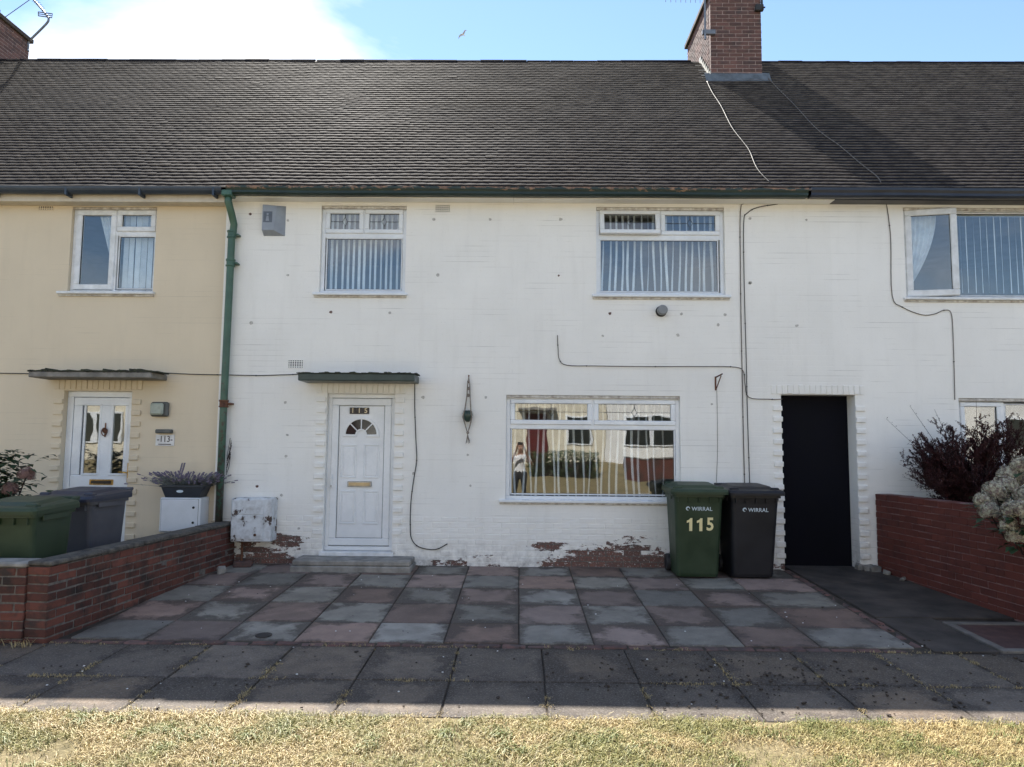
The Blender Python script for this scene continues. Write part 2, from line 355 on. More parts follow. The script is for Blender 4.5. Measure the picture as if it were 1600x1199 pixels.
def brick_mat(name, a, b, soot, rv=.25, patch=.5):
    q = NB(name); r = q.rnd(); c = q.mix(r, a, b)
    c = q.mix(q.ramp(q.noise(5, 6, .65), (patch, 0), (patch + .22, 1)), c, soot); c = q.mix(q.ramp(q.noise(60, 5, .7), (.6, 0), (.75, 1)), c, tuple(v * .5 for v in a))
    h = q.n('HueSaturation'); q.put(h, 'Color', c); q.put(h, 'Value', q.math('ADD', q.math('MULTIPLY', q.math('FRACT', q.math('MULTIPLY', r, 7.31)), 2 * rv), 1 - rv))
    return q.out(h.outputs[0], .85, q.bump(q.noise(70, 5, .7), .6, .005))
M_BRICKG = brick_mat('garden_wall_brick', (.105, .032, .022), (.155, .052, .035), (.036, .024, .020), .30, .44)
M_BRICKR = brick_mat('red_painted_brick', (.092, .020, .013), (.108, .025, .016), (.062, .016, .012), .14, .5)
M_BRICKC = brick_mat('chimney_brick', (.105, .052, .045), (.145, .070, .057), (.055, .038, .036), .22, .46)
M_MORTAR = pm('grey_mortar', (.17, .15, .13), (.10, .09, .08), 20, .95, 90, .5)
M_MORTARP = pm('pale_red_mortar', (.22, .13, .12), (.12, .06, .055), 12, .95, 90, .4)
M_MORTARC = pm('pink_grey_mortar', (.36, .27, .24), (.26, .19, .17), 20, .95, 90, .5)
def slab_mat(name, a, b, dirt, amt, agg=0.0):
    q = NB(name); r = q.rnd(); tc_ = q.n('TexCoord').outputs['Generated']; sep = q.n('SeparateXYZ'); q.put(sep, 'Vector', tc_)
    c = q.mix(q.ramp(q.noise(6, 6), (.3, 0), (.7, 1)), a, b)
    h = q.n('HueSaturation'); q.put(h, 'Color', c); q.put(h, 'Value', q.math('ADD', q.math('MULTIPLY', r, .7), .62)); q.put(h, 'Saturation', q.math('ADD', q.math('MULTIPLY', q.math('FRACT', q.math('MULTIPLY', r, 5.7)), .35), .85)); c = h.outputs[0]
    c = q.mix(q.math('MULTIPLY', q.ramp(q.noise(1.3, 6, .65, None, .4), (.50, 0), (.72, 1)), .5), c, dirt)
    # grime creeping in from the joints, and broad stains
    e = q.math('MINIMUM', q.math('MINIMUM', sep.outputs['X'], q.math('SUBTRACT', 1.0, sep.outputs['X'])), q.math('MINIMUM', sep.outputs['Y'], q.math('SUBTRACT', 1.0, sep.outputs['Y'])))
    em = q.math('SUBTRACT', q.math('ADD', q.math('MULTIPLY', q.noise(3.1, 7, .68), 1.3), q.math('ADD', q.math('MULTIPLY', q.math('FRACT', q.math('MULTIPLY', r, 13.7)), .22), amt - .80)), q.math('MULTIPLY', e, 1.1))
    c = q.mix(q.math('MULTIPLY', q.ramp(em, (-.10, 0), (.16, 1)), .85), c, dirt)
    c = q.mix(q.ramp(q.noise(55, 5, .7), (.60, 0), (.76, 1)), c, tuple(v * 1.3 for v in a))
    if agg: c = q.mix(q.math('MULTIPLY', q.ramp(q.noise(75, 5, .75), (.52, 0), (.64, 1)), agg), c, (.30, .27, .235)); c = q.mix(q.math('MULTIPLY', q.ramp(q.noise(48, 5, .75), (.54, 0), (.66, 1)), agg), c, (.030, .026, .023))
    return q.out(c, .82, q.bump(q.math('ADD', q.noise(110, 4, .7), q.math('MULTIPLY', q.noise(9, 4), 1.0)), .5, .005))
M_SLABG = slab_mat('grey_green_paving', (.285, .262, .222), (.20, .182, .155), (.060, .047, .038), .22)
M_SLABP = slab_mat('pink_paving', (.275, .195, .160), (.195, .138, .114), (.062, .045, .036), .22)
M_SLABF = slab_mat('exposed_aggregate_footway', (.135, .102, .074), (.085, .064, .047), (.034, .024, .018), .24, .5)
def ground_mat():
    q = NB('dry_verge_ground'); c = q.mix(q.ramp(q.noise(2.5, 8, .65), (.35, 0), (.65, 1)), (.22, .17, .085), (.12, .10, .045)); c = q.mix(q.ramp(q.noise(40, 5, .7), (.5, 0), (.68, 1)), c, (.30, .245, .13))
    return q.out(c, .95, q.bump(q.noise(60, 5, .7), .8, .02))
M_GROUND = ground_mat()
M_ASPH = pm('asphalt', (.05, .05, .052), (.065, .064, .063), 2, .9, 120, .6, .004)
def blade_mat():
    q = NB('dry_grass_blade'); b = q.n('Attribute', attribute_name='blade').outputs['Fac']
    dry = q.ramp(b, (0.0, (.18, .115, .05)), (.25, (.38, .27, .11)), (.6, (.50, .385, .165)), (1.0, (.62, .51, .26)))
    grn = q.ramp(b, (0.0, (.11, .12, .028)), (.5, (.23, .22, .06)), (1.0, (.38, .33, .11)))
    k = q.ramp(q.math('ADD', q.noise(2.2, 4, .6), q.math('MULTIPLY', q.math('FRACT', q.math('MULTIPLY', b, 17.3)), .14)), (.53, 0), (.66, 1))
    return q.out(q.mix(k, dry, grn), .6)
M_BLADE = blade_mat()
def leaf(name, a, b, rough=.55): return pm(name, a, b, 25, rough, 60, .1, .002)
M_LAV = leaf('lavender_stem', (.16, .17, .15), (.10, .11, .10)); M_LAVF = leaf('lavender_flower', (.13, .10, .17), (.20, .17, .22))
M_BARB = leaf('purple_barberry_leaf', (.070, .018, .019), (.035, .011, .013)); M_TWIG = leaf('dark_twig', (.045, .025, .024), (.025, .016, .016), .8)
M_HYL = leaf('hydrangea_leaf', (.035, .07, .028), (.02, .042, .018)); M_HYF = pm('faded_cream_floret', (.47, .45, .33), (.20, .14, .12), 32, .8, 60, .1, .002, 0, 0, None, .42, .6); M_HYP = leaf('dried_pink_floret', (.27, .15, .13), (.20, .12, .10), .8)

# ================================================================== setting
def strip(name, mat, prof, x0, x1, kind='structure', nx=1):
    m = MB(); n = len(prof)
    for i in range(nx + 1):
        X = x0 + (x1 - x0) * i / nx
        for (Y, z) in prof: m.v.append(Vector((X, Y, z)))
    for i in range(nx):
        for k in range(n - 1):
            m.f.append((i * n + k, i * n + k + 1, (i + 1) * n + k + 1, (i + 1) * n + k))
    return tag(m.build(name, mat, recalc=True), kind=kind)
# one sheet to the horizon: garden soil, footway bed, verge, road bed and the bank opposite
strip('ground', M_GROUND, [(Y, gz(Y) - d) for Y, d in ((900, .06), (8, .06), (0, .06), (-3.4, .06), (-4.58, .06), (-4.66, .014), (-4.72, .006), (-7, 0), (-10.5, 0), (-10.6, .03), (-15.5, .03), (-15.6, 0), (-17.5, 0), (-21, 0), (-40, 0), (-900, 0))], -900, 900)
strip('road', M_ASPH, [(-10.62, -.272), (-13, -.23), (-15.48, -.272)], -400, 400)
for (ya, yb) in ((-10.62, -10.5), (-15.6, -15.48)):
    tag(MB().box(-60, 60, ya, yb, -.35, -.155, .015).build('kerb', M_CONC), kind='structure')

BRM = {}
def brick_obj(name, sx, sy, sz, mat, parent, M, var=3, c=.004, jit=.0022, local=False):
    key = (round(sx, 3), round(sy, 3), round(sz, 3), mat.name, RND.randrange(var), c)
    if key not in BRM: BRM[key] = MB().box(-sx / 2, sx / 2, -sy / 2, sy / 2, -sz / 2, sz / 2, c, None, jit).mesh(name, mat)
    return link(name, BRM[key], parent, local, M)

# ---- driveway of alternating slabs
drive = tag(strip('driveway', M_SOIL, [(-.02, -.012), (-3.25, -.141)], -3.95, 3.66), kind='structure')
SLOPE = math.atan(.04)
def slab(parent, x0, x1, y0, y1, mat, th=.05, gap=.0045, tilt=.006, hz=.0, name='paving_slab', c=.006):
    g = gap; cx, cy = (x0 + x1) / 2, (y0 + y1) / 2
    me = MB().box(-(x1 - x0) / 2 + g, (x1 - x0) / 2 - g, -(y1 - y0) / 2 + g, (y1 - y0) / 2 - g, -th, 0, c, None, .0016).mesh(name, mat)
    sl = math.atan2(gz(y1) - gz(y0), y1 - y0)
    M = Matrix.Translation((cx, cy, (gz(y0) + gz(y1)) / 2 + hz + RND.uniform(-.002, .003))) @ Matrix.Rotation(sl + RND.uniform(-tilt, tilt), 4, 'X') @ Matrix.Rotation(RND.uniform(-tilt, tilt), 4, 'Y') @ Matrix.Rotation(RND.uniform(-.004, .004), 4, 'Z')
    return link(name, me, parent, False, M)
xs = [0.11 + .648 * k for k in range(-6, 6)]; xs[-1] = 3.5
ys = [-.01, -.545, -1.185, -1.87, -2.56, -3.13]
for i in range(len(xs) - 1):
    for j in range(5):
        if xs[i + 1] < -3.6 and j < 3: continue
        slab(drive, xs[i], xs[i + 1], ys[j + 1], ys[j], M_SLABP if (i + j) % 2 else M_SLABG)
for k in range(34):                                   # broken brick edging along the front and the right side
    x = -3.8 + k * .215
    brick_obj('edging_brick', .205, .09, .06, M_EDGE, drive, Matrix.Translation((x, -3.185 + RND.uniform(-.01, .01), gz(-3.18) - .032 + RND.uniform(-.008, .004))) @ Matrix.Rotation(RND.uniform(-.05, .05), 4, 'Z'), 4, .012, .006)
for k in range(14):
    y = -.12 - k * .22
    brick_obj('edging_brick', .085, .205, .06, M_EDGE, drive, Matrix.Translation((3.555 + RND.uniform(-.01, .01), y, gz(y) - .034 + RND.uniform(-.008, .006))) @ Matrix.Rotation(RND.uniform(-.06, .06), 4, 'Z'), 4, .012, .006)
cov = MB().lathe([(.072, -.02), (.072, .002), (.060, .005), (.0, .005)], (0, 0, 0), 24).build('round_cover', M_CONCD, drive, False, False, False, Matrix.Translation((-2.142, -2.99, gz(-2.99) + .004)) @ Matrix.Rotation(SLOPE, 4, 'X'))
# ---- footway
foot = tag(strip('footway', M_SOIL, [(-3.24, -.149), (-4.66, -.178)], -16, 16), kind='structure')
fy = [-3.25, -4.03, -4.70]
for k in range(-14, 14):
    for j in range(2):
        x0 = .30 + .695 * k + RND.uniform(-.004, .004)
        slab(foot, x0, x0 + .695, fy[j + 1], fy[j], M_SLABF, .05, .0055, .004, -.004)
# ---- side path to the passage, with an access cover
path = tag(strip('path', M_SOIL, [(-.0, -.035), (-3.25, -.165)], 3.60, 5.3), kind='structure')
py_ = [.3, -.75, -1.55, -2.22]
for j in range(3): slab(path, 3.61, 4.86 + .06 * j, py_[j + 1], py_[j], M_CONCD, .05, .004, .002, .012)
slab(path, 3.61, 4.16, -3.22, -2.22, M_CONCD, .05, .005, .003, .008); slab(path, 4.16, 5.05, -3.22, -2.22, M_CONCD, .05, .005, .001, -.012)
fr = MB(); zf = 0
Mf = Matrix.Translation((4.585, -2.77, gz(-2.77))) @ Matrix.Rotation(SLOPE, 4, 'X')
fr.ring(-.40, .40, -.44, .42, .075, -.02, .012, .006)
frm = fr.mesh('cover_frame', pm('worn_cover_frame', (.17, .15, .13), (.10, .09, .08), 8, .9, 60, .5))
ac = empty('access_cover', (4.585, -2.77, gz(-2.77)), 'red brown access cover set in a pale concrete frame beside the red wall', 'manhole cover')
link('cover_frame', frm, ac, False, Mf @ Matrix.Rotation(-pi / 2, 4, 'X') @ Matrix.Scale(-1, 4, (0, 1, 0)))
MB().box(-.318, .318, -.36, .338, -.02, .004, .004).build('cover_plate', M_MAN, ac, False, False, False, Mf)
# ---- garden of the cream house
cg = tag(strip('garden_paving', M_CONCD, [(0, -.012), (-3.2, -.14)], -12, -3.75), kind='structure')
tag(strip('garden_bed', M_SOIL, [(0, -.01), (-3.2, -.135)], 4.95, 12), kind='structure')

# ================================================================== houses
def wall_shell(parent, mat, x0, x1, z0, z1, openings, skips=(), th=.28, name='wall'):
    "front wall with real openings and reveals"
    xs = sorted({x0, x1, *[v for o in list(openings) + list(skips) for v in (o[0], o[1]) if x0 <= v <= x1]}); zs = sorted({z0, z1, *[v for o in list(openings) + list(skips) for v in (o[2], o[3]) if z0 <= v <= z1]})
    inn = lambda a, b, R: any(r[0] < a < r[1] and r[2] < b < r[3] for r in R)
    m = MB(); solid = {}
    for i in range(len(xs) - 1):
        for k in range(len(zs) - 1):
            cx, cz = (xs[i] + xs[i + 1]) / 2, (zs[k] + zs[k + 1]) / 2; solid[i, k] = not inn(cx, cz, openings) and not inn(cx, cz, skips)
    for (i, k), s in solid.items():
        if not s: continue
        a, b, c, d = xs[i], xs[i + 1], zs[k], zs[k + 1]
        m.quad((a, 0, c), (b, 0, c), (b, 0, d), (a, 0, d)); m.quad((b, th, c), (a, th, c), (a, th, d), (b, th, d))
        if not solid.get((i - 1, k), False): m.quad((a, th, c), (a, 0, c), (a, 0, d), (a, th, d))
        if not solid.get((i + 1, k), False): m.quad((b, 0, c), (b, th, c), (b, th, d), (b, 0, d))
        if not solid.get((i, k - 1), False): m.quad((a, th, c), (b, th, c), (b, 0, c), (a, 0, c))
        if not solid.get((i, k + 1), False): m.quad((a, 0, d), (b, 0, d), (b, th, d), (a, th, d))
    return m.build(name, mat, parent)
def shell_rest(parent, x0, x1):
    "party walls, floors and rear wall that keep the rooms dark"
    m = MB(); m.box(x0 + .002, x1 - .002, 7.3, 7.6, -.1, 5.0); m.box(x0 + .002, x0 + .12, .281, 7.29, -.1, 5.0); m.box(x1 - .12, x1 - .002, .281, 7.29, -.1, 5.0)
    m.box(x0 + .125, x1 - .125, .281, 7.29, 2.45, 2.65); m.box(x0 + .125, x1 - .125, .281, 7.29, 4.9, 5.0); m.box(x0 + .125, x1 - .125, .281, 7.29, -.1, 0)
    m.box(x0 + .125, x1 - .125, 3.6, 3.7, .01, 2.44); m.box(x0 + .125, x1 - .125, 3.6, 3.7, 2.66, 4.89)
    return m.build('inner_wall', M_INNER, parent)
# ---- roof of plain tiles: every course is laid with real thickness and tilt
GA, TWID = .1005, .166
S2 = math.sqrt(.5)
def undul(X, v): return .012 * noise.noise((X * .55, v * .5, 3.1)) + .003 * noise.noise((X * 1.7, v * 1.3, 8.2))
def undv(X, v): return .022 * noise.noise((X * .8, v * .45, 14.1)) + .006 * noise.noise((X * 3.2, v * 6, 5.2))
def tile_frame(X, v, dn=0.0):
    u = v + undv(X, v); h = undul(X, v) + dn
    return Vector((X, RE + u * S2 - h * S2, RZ + u * S2 + h * S2))
ROWS = 56
TILEM = []
def tile_pts(wd, ln, th, jit):
    lo = .0165
    P = []
    for a in (-1, 0, 1):
        cam_ = .0018 * (1 - a * a)
        jv = RND.uniform(-jit, jit)
        P += [Vector((a * wd / 2, jv, lo - .002 + cam_)), Vector((a * wd / 2, jv + .001, lo + th + cam_)), Vector((a * wd / 2, ln, th - .006 + cam_)), Vector((a * wd / 2, ln, -.006 + cam_))]
    F = []
    for i in (0, 4):
        F += [(i, i + 4, i + 5, i + 1), (i + 1, i + 5, i + 6, i + 2), (i + 2, i + 6, i + 7, i + 3), (i + 3, i + 7, i + 4, i)]
    F += [(0, 1, 2, 3), (8, 11, 10, 9)]
    return P, F
for k in range(5):
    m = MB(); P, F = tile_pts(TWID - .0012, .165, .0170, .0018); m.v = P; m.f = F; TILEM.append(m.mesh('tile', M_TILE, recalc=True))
BASE_T = Matrix(((1, 0, 0), (0, S2, -S2), (0, S2, S2))).to_4x4()
def make_roof(house, x0, x1, vis0, vis1, cut=None):
    m = MB()                                            # boarding below the tiles and the rear slope
    m.quad((x0, RE + .03, RZ - .06), (x1, RE + .03, RZ - .06), (x1, 3.77, 8.92), (x0, 3.77, 8.92)); m.quad((x1, 3.77, 8.92), (x1, 7.9, 4.8), (x0, 7.9, 4.8), (x0, 3.77, 8.92))
    roof = m.build('roof', M_TILE, house)
    rest = MB(); cnt = 0
    for r in range(ROWS):
        v = r * GA - .01; off = (r % 2) * TWID / 2; i0 = math.ceil((x0 - off) / TWID - .5 + 1e-6); i1 = math.ceil((x1 - off) / TWID - .5 - 1e-6)
        for i in range(i0, i1):
            X = i * TWID + off
            if cut and cut(X, RE + (v + .05) * S2): continue
            p = tile_frame(X, v + RND.gauss(0, .0011), RND.gauss(0, .0005) + (.003 if RND.random() < .006 else 0))
            M = Matrix.Translation(p) @ BASE_T @ Matrix.Rotation(RND.gauss(0, .0035), 4, 'Z') @ Matrix.Rotation(RND.gauss(0, .0025), 4, 'X') @ Matrix.Rotation(RND.gauss(0, .0035), 4, 'Y')
            if r < 6 and vis0 < X < vis1 and cnt < 300:
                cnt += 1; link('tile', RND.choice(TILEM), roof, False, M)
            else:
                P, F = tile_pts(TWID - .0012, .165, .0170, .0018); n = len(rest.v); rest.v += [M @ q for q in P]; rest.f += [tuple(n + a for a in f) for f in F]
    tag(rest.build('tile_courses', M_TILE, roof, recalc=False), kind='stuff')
    x = x0
    while x < x1 - .05:                                 # ridge tiles
        L_ = min(.45, x1 - x)
        if not (cut and (cut(x + .1, 3.7) or cut(x + L_ - .1, 3.7))):
            q = MB(); seg = 8; zz = 8.93 + undul(x, 5.6) + RND.uniform(-.006, .006); outer = []
            for rr in (.13, .112):
                for e in (x + .004, x + L_ - .004):
                    for s_ in range(seg + 1):
                        a = pi * s_ / seg; q.v.append(Vector((e, 3.77 - rr * cos(a), zz - .045 + rr * .72 * sin(a))))
            K = seg + 1
            for s_ in range(seg):
                q.f.append((s_, K + s_, K + s_ + 1, s_ + 1)); q.f.append((2 * K + s_, 2 * K + s_ + 1, 3 * K + s_ + 1, 3 * K + s_))
                q.f.append((s_, s_ + 1, 2 * K + s_ + 1, 2 * K + s_)); q.f.append((K + s_ + 1, K + s_, 3 * K + s_, 3 * K + s_ + 1))
            q.build('ridge_tile', M_TILE, roof, smooth=False, recalc=True)
        x += .45
    return roof
def chimney(house, x0, x1, y0, y1, z0, z1, side):
    core = MB().box(x0 + .006, x1 - .006, y0 + .006, y1 - .006, z0 - .9, z1).build('chimney', M_MORTARC, house)
    ch, bw = .0735, .2325; n = int((z1 - z0 + .75) / ch)
    for k in range(n):
        z = z1 - ch * (k + .5)
        fr_ = int(round((x1 - x0) / bw * 2)) / 2; step = (x1 - x0) / ((x1 - x0) // bw) if 0 else bw
        x = x0 - (bw / 2 if k % 2 else 0)
        while x < x1 - .02:
            a, b = max(x, x0), min(x + bw, x1)
            if b - a > .03 and z > z0 - .05: brick_obj('brick', round(b - a - .010, 3), .10, ch - .011, M_BRICKC, core, Matrix.Translation(((a + b) / 2, y0 + .05 + RND.uniform(-.002, .002), z)), 3)
            x += bw
        y = y0 + .11 - (bw / 2 if k % 2 else 0)
        while y < y1 - .02:
            a, b = max(y, y0 + .11), min(y + bw, y1)
            zr = RZ + ((a + b) / 2 - RE) if (a + b) / 2 < 3.77 else 8.98 - ((a + b) / 2 - 3.77)
            if b - a > .03 and z > zr - .1:
                X = x0 + .05 if side < 0 else x1 - .05
                brick_obj('brick', .10, round(b - a - .010, 3), ch - .011, M_BRICKC, core, Matrix.Translation((X + RND.uniform(-.002, .002), (a + b) / 2, z)), 3)
            y += bw
    MB().box(x0 - .05, x1 + .05, y0 - .05, y1 + .05, z1, z1 + .09, .01).build('chimney_cap', M_CONCD, core)
    for k in (.25, .75):
        MB().lathe([(.12, 0), (.10, .05), (.095, .32), (.115, .34), (.115, .38), (.08, .38), (.08, .3)], ((x0 + x1) / 2, y0 + (y1 - y0) * k, z1 + .09), 14).build('chimney_pot', M_BRICKC, core)
    return core
CHX0, CHX1, CHY0, CHY1 = 3.53, 4.465, 3.0, 4.75
def cut_main(X, Y): return CHX0 - .01 < X < CHX1 + .01 and Y > CHY0 - .04
CLX0, CLX1 = -11.2, -10.25
def cut_left(X, Y): return CLX0 - .01 < X < CLX1 + .01 and Y > CHY0 - .04

# ---- window builder
def window(house, x0, x1, z0, z1, sashes=(), panes=(), mull=(), glassmat=None, mat=None, Yf=.05, fw=.045, sill=None, leads=(), sillmat=None):
    "outer frame with mullions; sashes = opening lights, panes = fixed glass; each light has its own pane"
    mat = mat or M_UPVC; gm = glassmat or M_GLASS
    m = MB().ring(x0, x1, z0, z1, fw, Yf, Yf + .07, .005)
    for (a, b, c, d) in mull: m.box(a, b, Yf + .004, Yf + .066, c, d, .005)
    win = m.build('window', mat, house)
    def pane(a, b, c, d, y, T=None):
        MB().box(a, b, y, y + .006, c, d).build('pane', gm, win, False, False, False, T)
    for s in sashes:
        a, b, c, d = s[:4]; sw = s[4] if len(s) > 4 else .062; T = s[5] if len(s) > 5 else None
        MB().ring(a, b, c, d, sw, Yf - .014, Yf + .05, .009).build('sash', mat, win, False, False, False, T)
        MB().ring(a + sw - .006, b - sw + .006, c + sw - .006, d - sw + .006, .008, Yf + .004, Yf + .02, 0).build('gasket', M_RUBBER, win, False, False, False, T)
        pane(a + sw - .004, b - sw + .004, c + sw - .004, d - sw + .004, Yf + .014, T)
    for (a, b, c, d) in panes:
        MB().ring(a - .016, b + .016, c - .016, d + .016, .018, Yf + .006, Yf + .05, .006).build('glazing_bead', mat, win)
        MB().ring(a - .001, b + .001, c - .001, d + .001, .006, Yf + .012, Yf + .03, 0).build('gasket', M_RUBBER, win)
        pane(a, b, c, d, Yf + .02)
    for (a, b, c, d, T) in leads:                       # leaded diamond with cross bars
        cx, cz = (a + b) / 2, (c + d) / 2; dh, dw = (d - c) * .27, (d - c) * .17; q = MB(); y = Yf + .008; r = .0042
        q.tube([(cx, y, d), (cx, y, cz + dh)], r, 4); q.tube([(cx, y, c), (cx, y, cz - dh)], r, 4); q.tube([(a, y, cz), (cx - dw, y, cz)], r, 4); q.tube([(b, y, cz), (cx + dw, y, cz)], r, 4)
        q.tube([(cx, y, cz + dh), (cx + dw, y, cz), (cx, y, cz - dh), (cx - dw, y, cz), (cx, y, cz + dh)], r, 4); q.build('lead_came', M_LEAD, win, False, False, False, T)
    if sill:
        a, b, zt = sill; MB().box(a, b, -.055, Yf + .03, zt - .035, zt, .006).build('sill', sillmat or mat, win)
        MB().box(a + .01, b - .01, -.02, Yf + .02, zt - .062, zt - .034, .004).build('sub_sill', M_TIMBERW, win)
    return win
def vertical_blind(label, x0, x1, z0, z1, Y, step, ang, group=None, sag=.0, wd=.075, mat=None):
    root = empty('vertical_blind', ((x0 + x1) / 2, Y, z0), label, 'blind', group)
    MB().box(x0, x1, Y - .02, Y + .02, z1, z1 + .03, .004).build('head_rail', M_UPVC, root)
    n = int((x1 - x0) / step)
    for i in range(n):
        x = x0 + step * (i + .5) + RND.gauss(0, step * .07); a = ang + RND.gauss(0, .16); w_ = wd * RND.uniform(.85, 1.1)
        q = MB(); K = 9; ph = RND.uniform(0, 6); 
        for k in range(K + 1):
            t = k / K; z = z1 + (z0 - z1) * t; dx = sag * sin(t * 4 + ph) * (.3 + t); aa = a + .22 * sin(3.2 * t + ph)
            for s_ in (-1, 0, 1):
                q.v.append(Vector((x + dx + s_ * w_ / 2 * cos(aa), Y + s_ * w_ / 2 * sin(aa) + (.006 if s_ == 0 else 0), z)))
        for k in range(K):
            for s_ in (0, 1): q.f.append((3 * k + s_, 3 * k + s_ + 1, 3 * k + s_ + 4, 3 * k + s_ + 3))
        q.build('slat', mat or M_BLIND, root, smooth=True)
    return root
def curtain(label, pts_top, pts_bot, Y, z1, z0, folds, amp, swing=None):
    "pleated fabric between a top edge and a bottom edge (x ranges)"
    q = MB(); nx, nz = folds * 8, 14
    for k in range(nz + 1):
        t = k / nz; a = pts_top[0] + (pts_bot[0] - pts_top[0]) * t; b = pts_top[1] + (pts_bot[1] - pts_top[1]) * (t ** 1.7 if swing else t)
        for i in range(nx + 1):
            s_ = i / nx; q.v.append(Vector((a + (b - a) * s_, Y + amp * sin(2 * pi * folds * s_ + .6 * sin(4 * s_ + t)) * (.6 + .4 * t), z1 + (z0 - z1) * t)))
    for k in range(nz):
        for i in range(nx): q.f.append((k * (nx + 1) + i, k * (nx + 1) + i + 1, (k + 1) * (nx + 1) + i + 1, (k + 1) * (nx + 1) + i))
    return tag(q.build('curtain', M_NET, smooth=True), label, 'curtain')

# ================================================================== white house (number 115)
H = empty('terraced_house', (0.2, 0, 0), 'white painted brick terraced house with peeling base and green gutter', 'house', 'houses of the terrace')
BX0, BX1 = -3.86, 4.27
W1 = (-2.615, -1.455, 3.585, 4.80); W2 = (1.12, 2.85, 3.585, 4.80); W3 = (-.075, 2.225, .85, 2.235); DR = (-2.46, -1.555, .14, 2.235); PS = (3.555, 4.53, -.1, 2.27)
wall_shell(H, M_WHITE, BX0, 4.62, -.12, 4.99, [W1, W2, W3, DR, PS], [(4.27, 4.62, 2.5, 4.99)])
shell_rest(H, BX0, BX1)
# brickwork: courses at the damp base are single bricks, the smooth painted rest is one relief
CH = .0722; BW = .226
base = [c for c in H.children if c.name.startswith('wall')][0]
relief = MB(); nb = 0
for k in range(0, 69):
    z = -.02 + CH * (k + .5); x = BX0 + .004 - (BW / 2 if k % 2 else 0)
    while x < 4.60:
        a, b = max(x, BX0 + .004), min(x + BW, 4.262 if z > 2.5 else 4.615); spans = [(a, b)]
        for o in (W1, W2, W3, DR, PS):
            if o[2] - .02 < z < o[3] + .03:
                new = []
                for (p, q_) in spans:
                    if q_ <= o[0] or p >= o[1]: new.append((p, q_)); continue
                    if p < o[0] - .03: new.append((p, o[0]))
                    if q_ > o[1] + .03: new.append((o[1], q_))
                spans = new
        for (p, q_) in spans:
            if q_ - p < .03: continue
            if k < 9:
                nb += 1; brick_obj('brick', round(q_ - p - .008, 3), .03, CH - .009, M_WHITE, base, Matrix.Translation(((p + q_) / 2, .0105 + RND.uniform(-.0018, .0018), z)) @ Matrix.Rotation(RND.uniform(-.006, .006), 4, 'Y'), 4, .0045, .0025)
            else:
                d = RND.uniform(.0006, .0014); relief.box(p + .0006, q_ - .0006, -d, .01, z - CH / 2 + .0010, z + CH / 2 - .0010, .0022, None, .0004)
        x += BW
tag(relief.build('brickwork', M_WHITE, base), kind='stuff')
# roof, chimney, flashing
roof115 = make_roof(H, BX0, BX1 + .3, BX0, BX1 + .3, cut_main)
chim = chimney(H, CHX0, CHX1, CHY0, CHY1, 8.28, 9.82, -1)
fl = MB(); K = 7
for k in range(K):                                        # stepped lead beside the stack
    y0 = CHY0 - .02 + k * .105; z0 = RZ + (y0 - RE) + .035
    fl.box(CHX0 - .16 + .01 * (k % 2), CHX0 - .004, y0, y0 + .115, z0 - .02, z0 + .012, .004, Matrix.Translation((0, 0, 0)))
    fl.box(CHX0 - .022, CHX0 - .003, y0, y0 + .115, z0, z0 + .15, .004)
fl.build('lead_flashing', M_LEADW, chim)
fb = MB(); seg = 14
for i in range(seg + 1):
    X = CHX0 - .12 + (CHX1 - CHX0 + .24) * i / seg; w_ = RND.uniform(-.015, .015)
    for (yy, hh) in ((CHY0 + .01, .12), (CHY0 - .015, .115), (CHY0 - .09, .05), (CHY0 - .17 + w_, .022), (CHY0 - .19 + w_, -.01)):
        fb.v.append(Vector((X, yy, RZ + (yy - RE) + hh)))
for i in range(seg):
    for k in range(4): fb.f.append((i * 5 + k, i * 5 + k + 1, i * 5 + 5 + k + 1, i * 5 + 5 + k))
fb.build('apron_flashing', M_LEADG, chim, recalc=True)
# windows
window(H, *W1, sashes=[(-2.565, -2.045, 4.425, 4.765), (-2.03, -1.505, 4.425, 4.765)], panes=[(-2.535, -1.525, 3.655, 4.355)], mull=[(-2.57, -1.5, 4.365, 4.43), (-2.05, -2.025, 4.42, 4.77)],
       glassmat=M_GLASSU, fw=.05, sill=(-2.69, -1.42, 3.59), leads=[(-2.50, -2.11, 4.49, 4.70, None), (-1.965, -1.57, 4.49, 4.70, None)])
TO = Matrix.Translation((1.58, .04, 4.775)) @ Matrix.Rotation(radians(-10), 4, 'X') @ Matrix.Translation((-1.58, -.04, -4.775))
window(H, *W2, sashes=[(1.17, 1.985, 4.425, 4.775, .062, TO), (2.0, 2.80, 4.425, 4.765)], panes=[(1.185, 2.765, 3.655, 4.355)], mull=[(1.165, 2.805, 4.365, 4.43), (1.98, 2.005, 4.42, 4.77)],
       glassmat=M_GLASSU, fw=.05, sill=(1.06, 2.91, 3.59), leads=[(1.23, 1.925, 4.487, 4.713, TO), (2.062, 2.738, 4.487, 4.703, None)])
window(H, *W3, sashes=[(-.02, 1.065, 1.845, 2.185), (1.09, 2.17, 1.845, 2.185)], panes=[(.0, 2.15, .935, 1.785)], mull=[(-.03, 2.18, 1.79, 1.85), (1.06, 1.095, 1.84, 2.19)],
       fw=.055, sill=(-.16, 2.30, .86), leads=[(.042, 1.003, 1.907, 2.123, None), (1.152, 2.108, 1.907, 2.123, None)])
vertical_blind('vertical blind with even white slats behind the window above the front door', -2.55, -1.5, 3.6, 4.76, .21, .076, .6, wd=.034)
vertical_blind('wavy white slatted blind behind the upper window with an open top light', 1.19, 2.79, 3.6, 4.76, .23, .088, .6, sag=.014, wd=.038)
vertical_blind('sparse white slatted blind behind the wide ground floor window', .0, 2.16, .88, 2.18, .36, .10, .55, sag=.02, wd=.034)
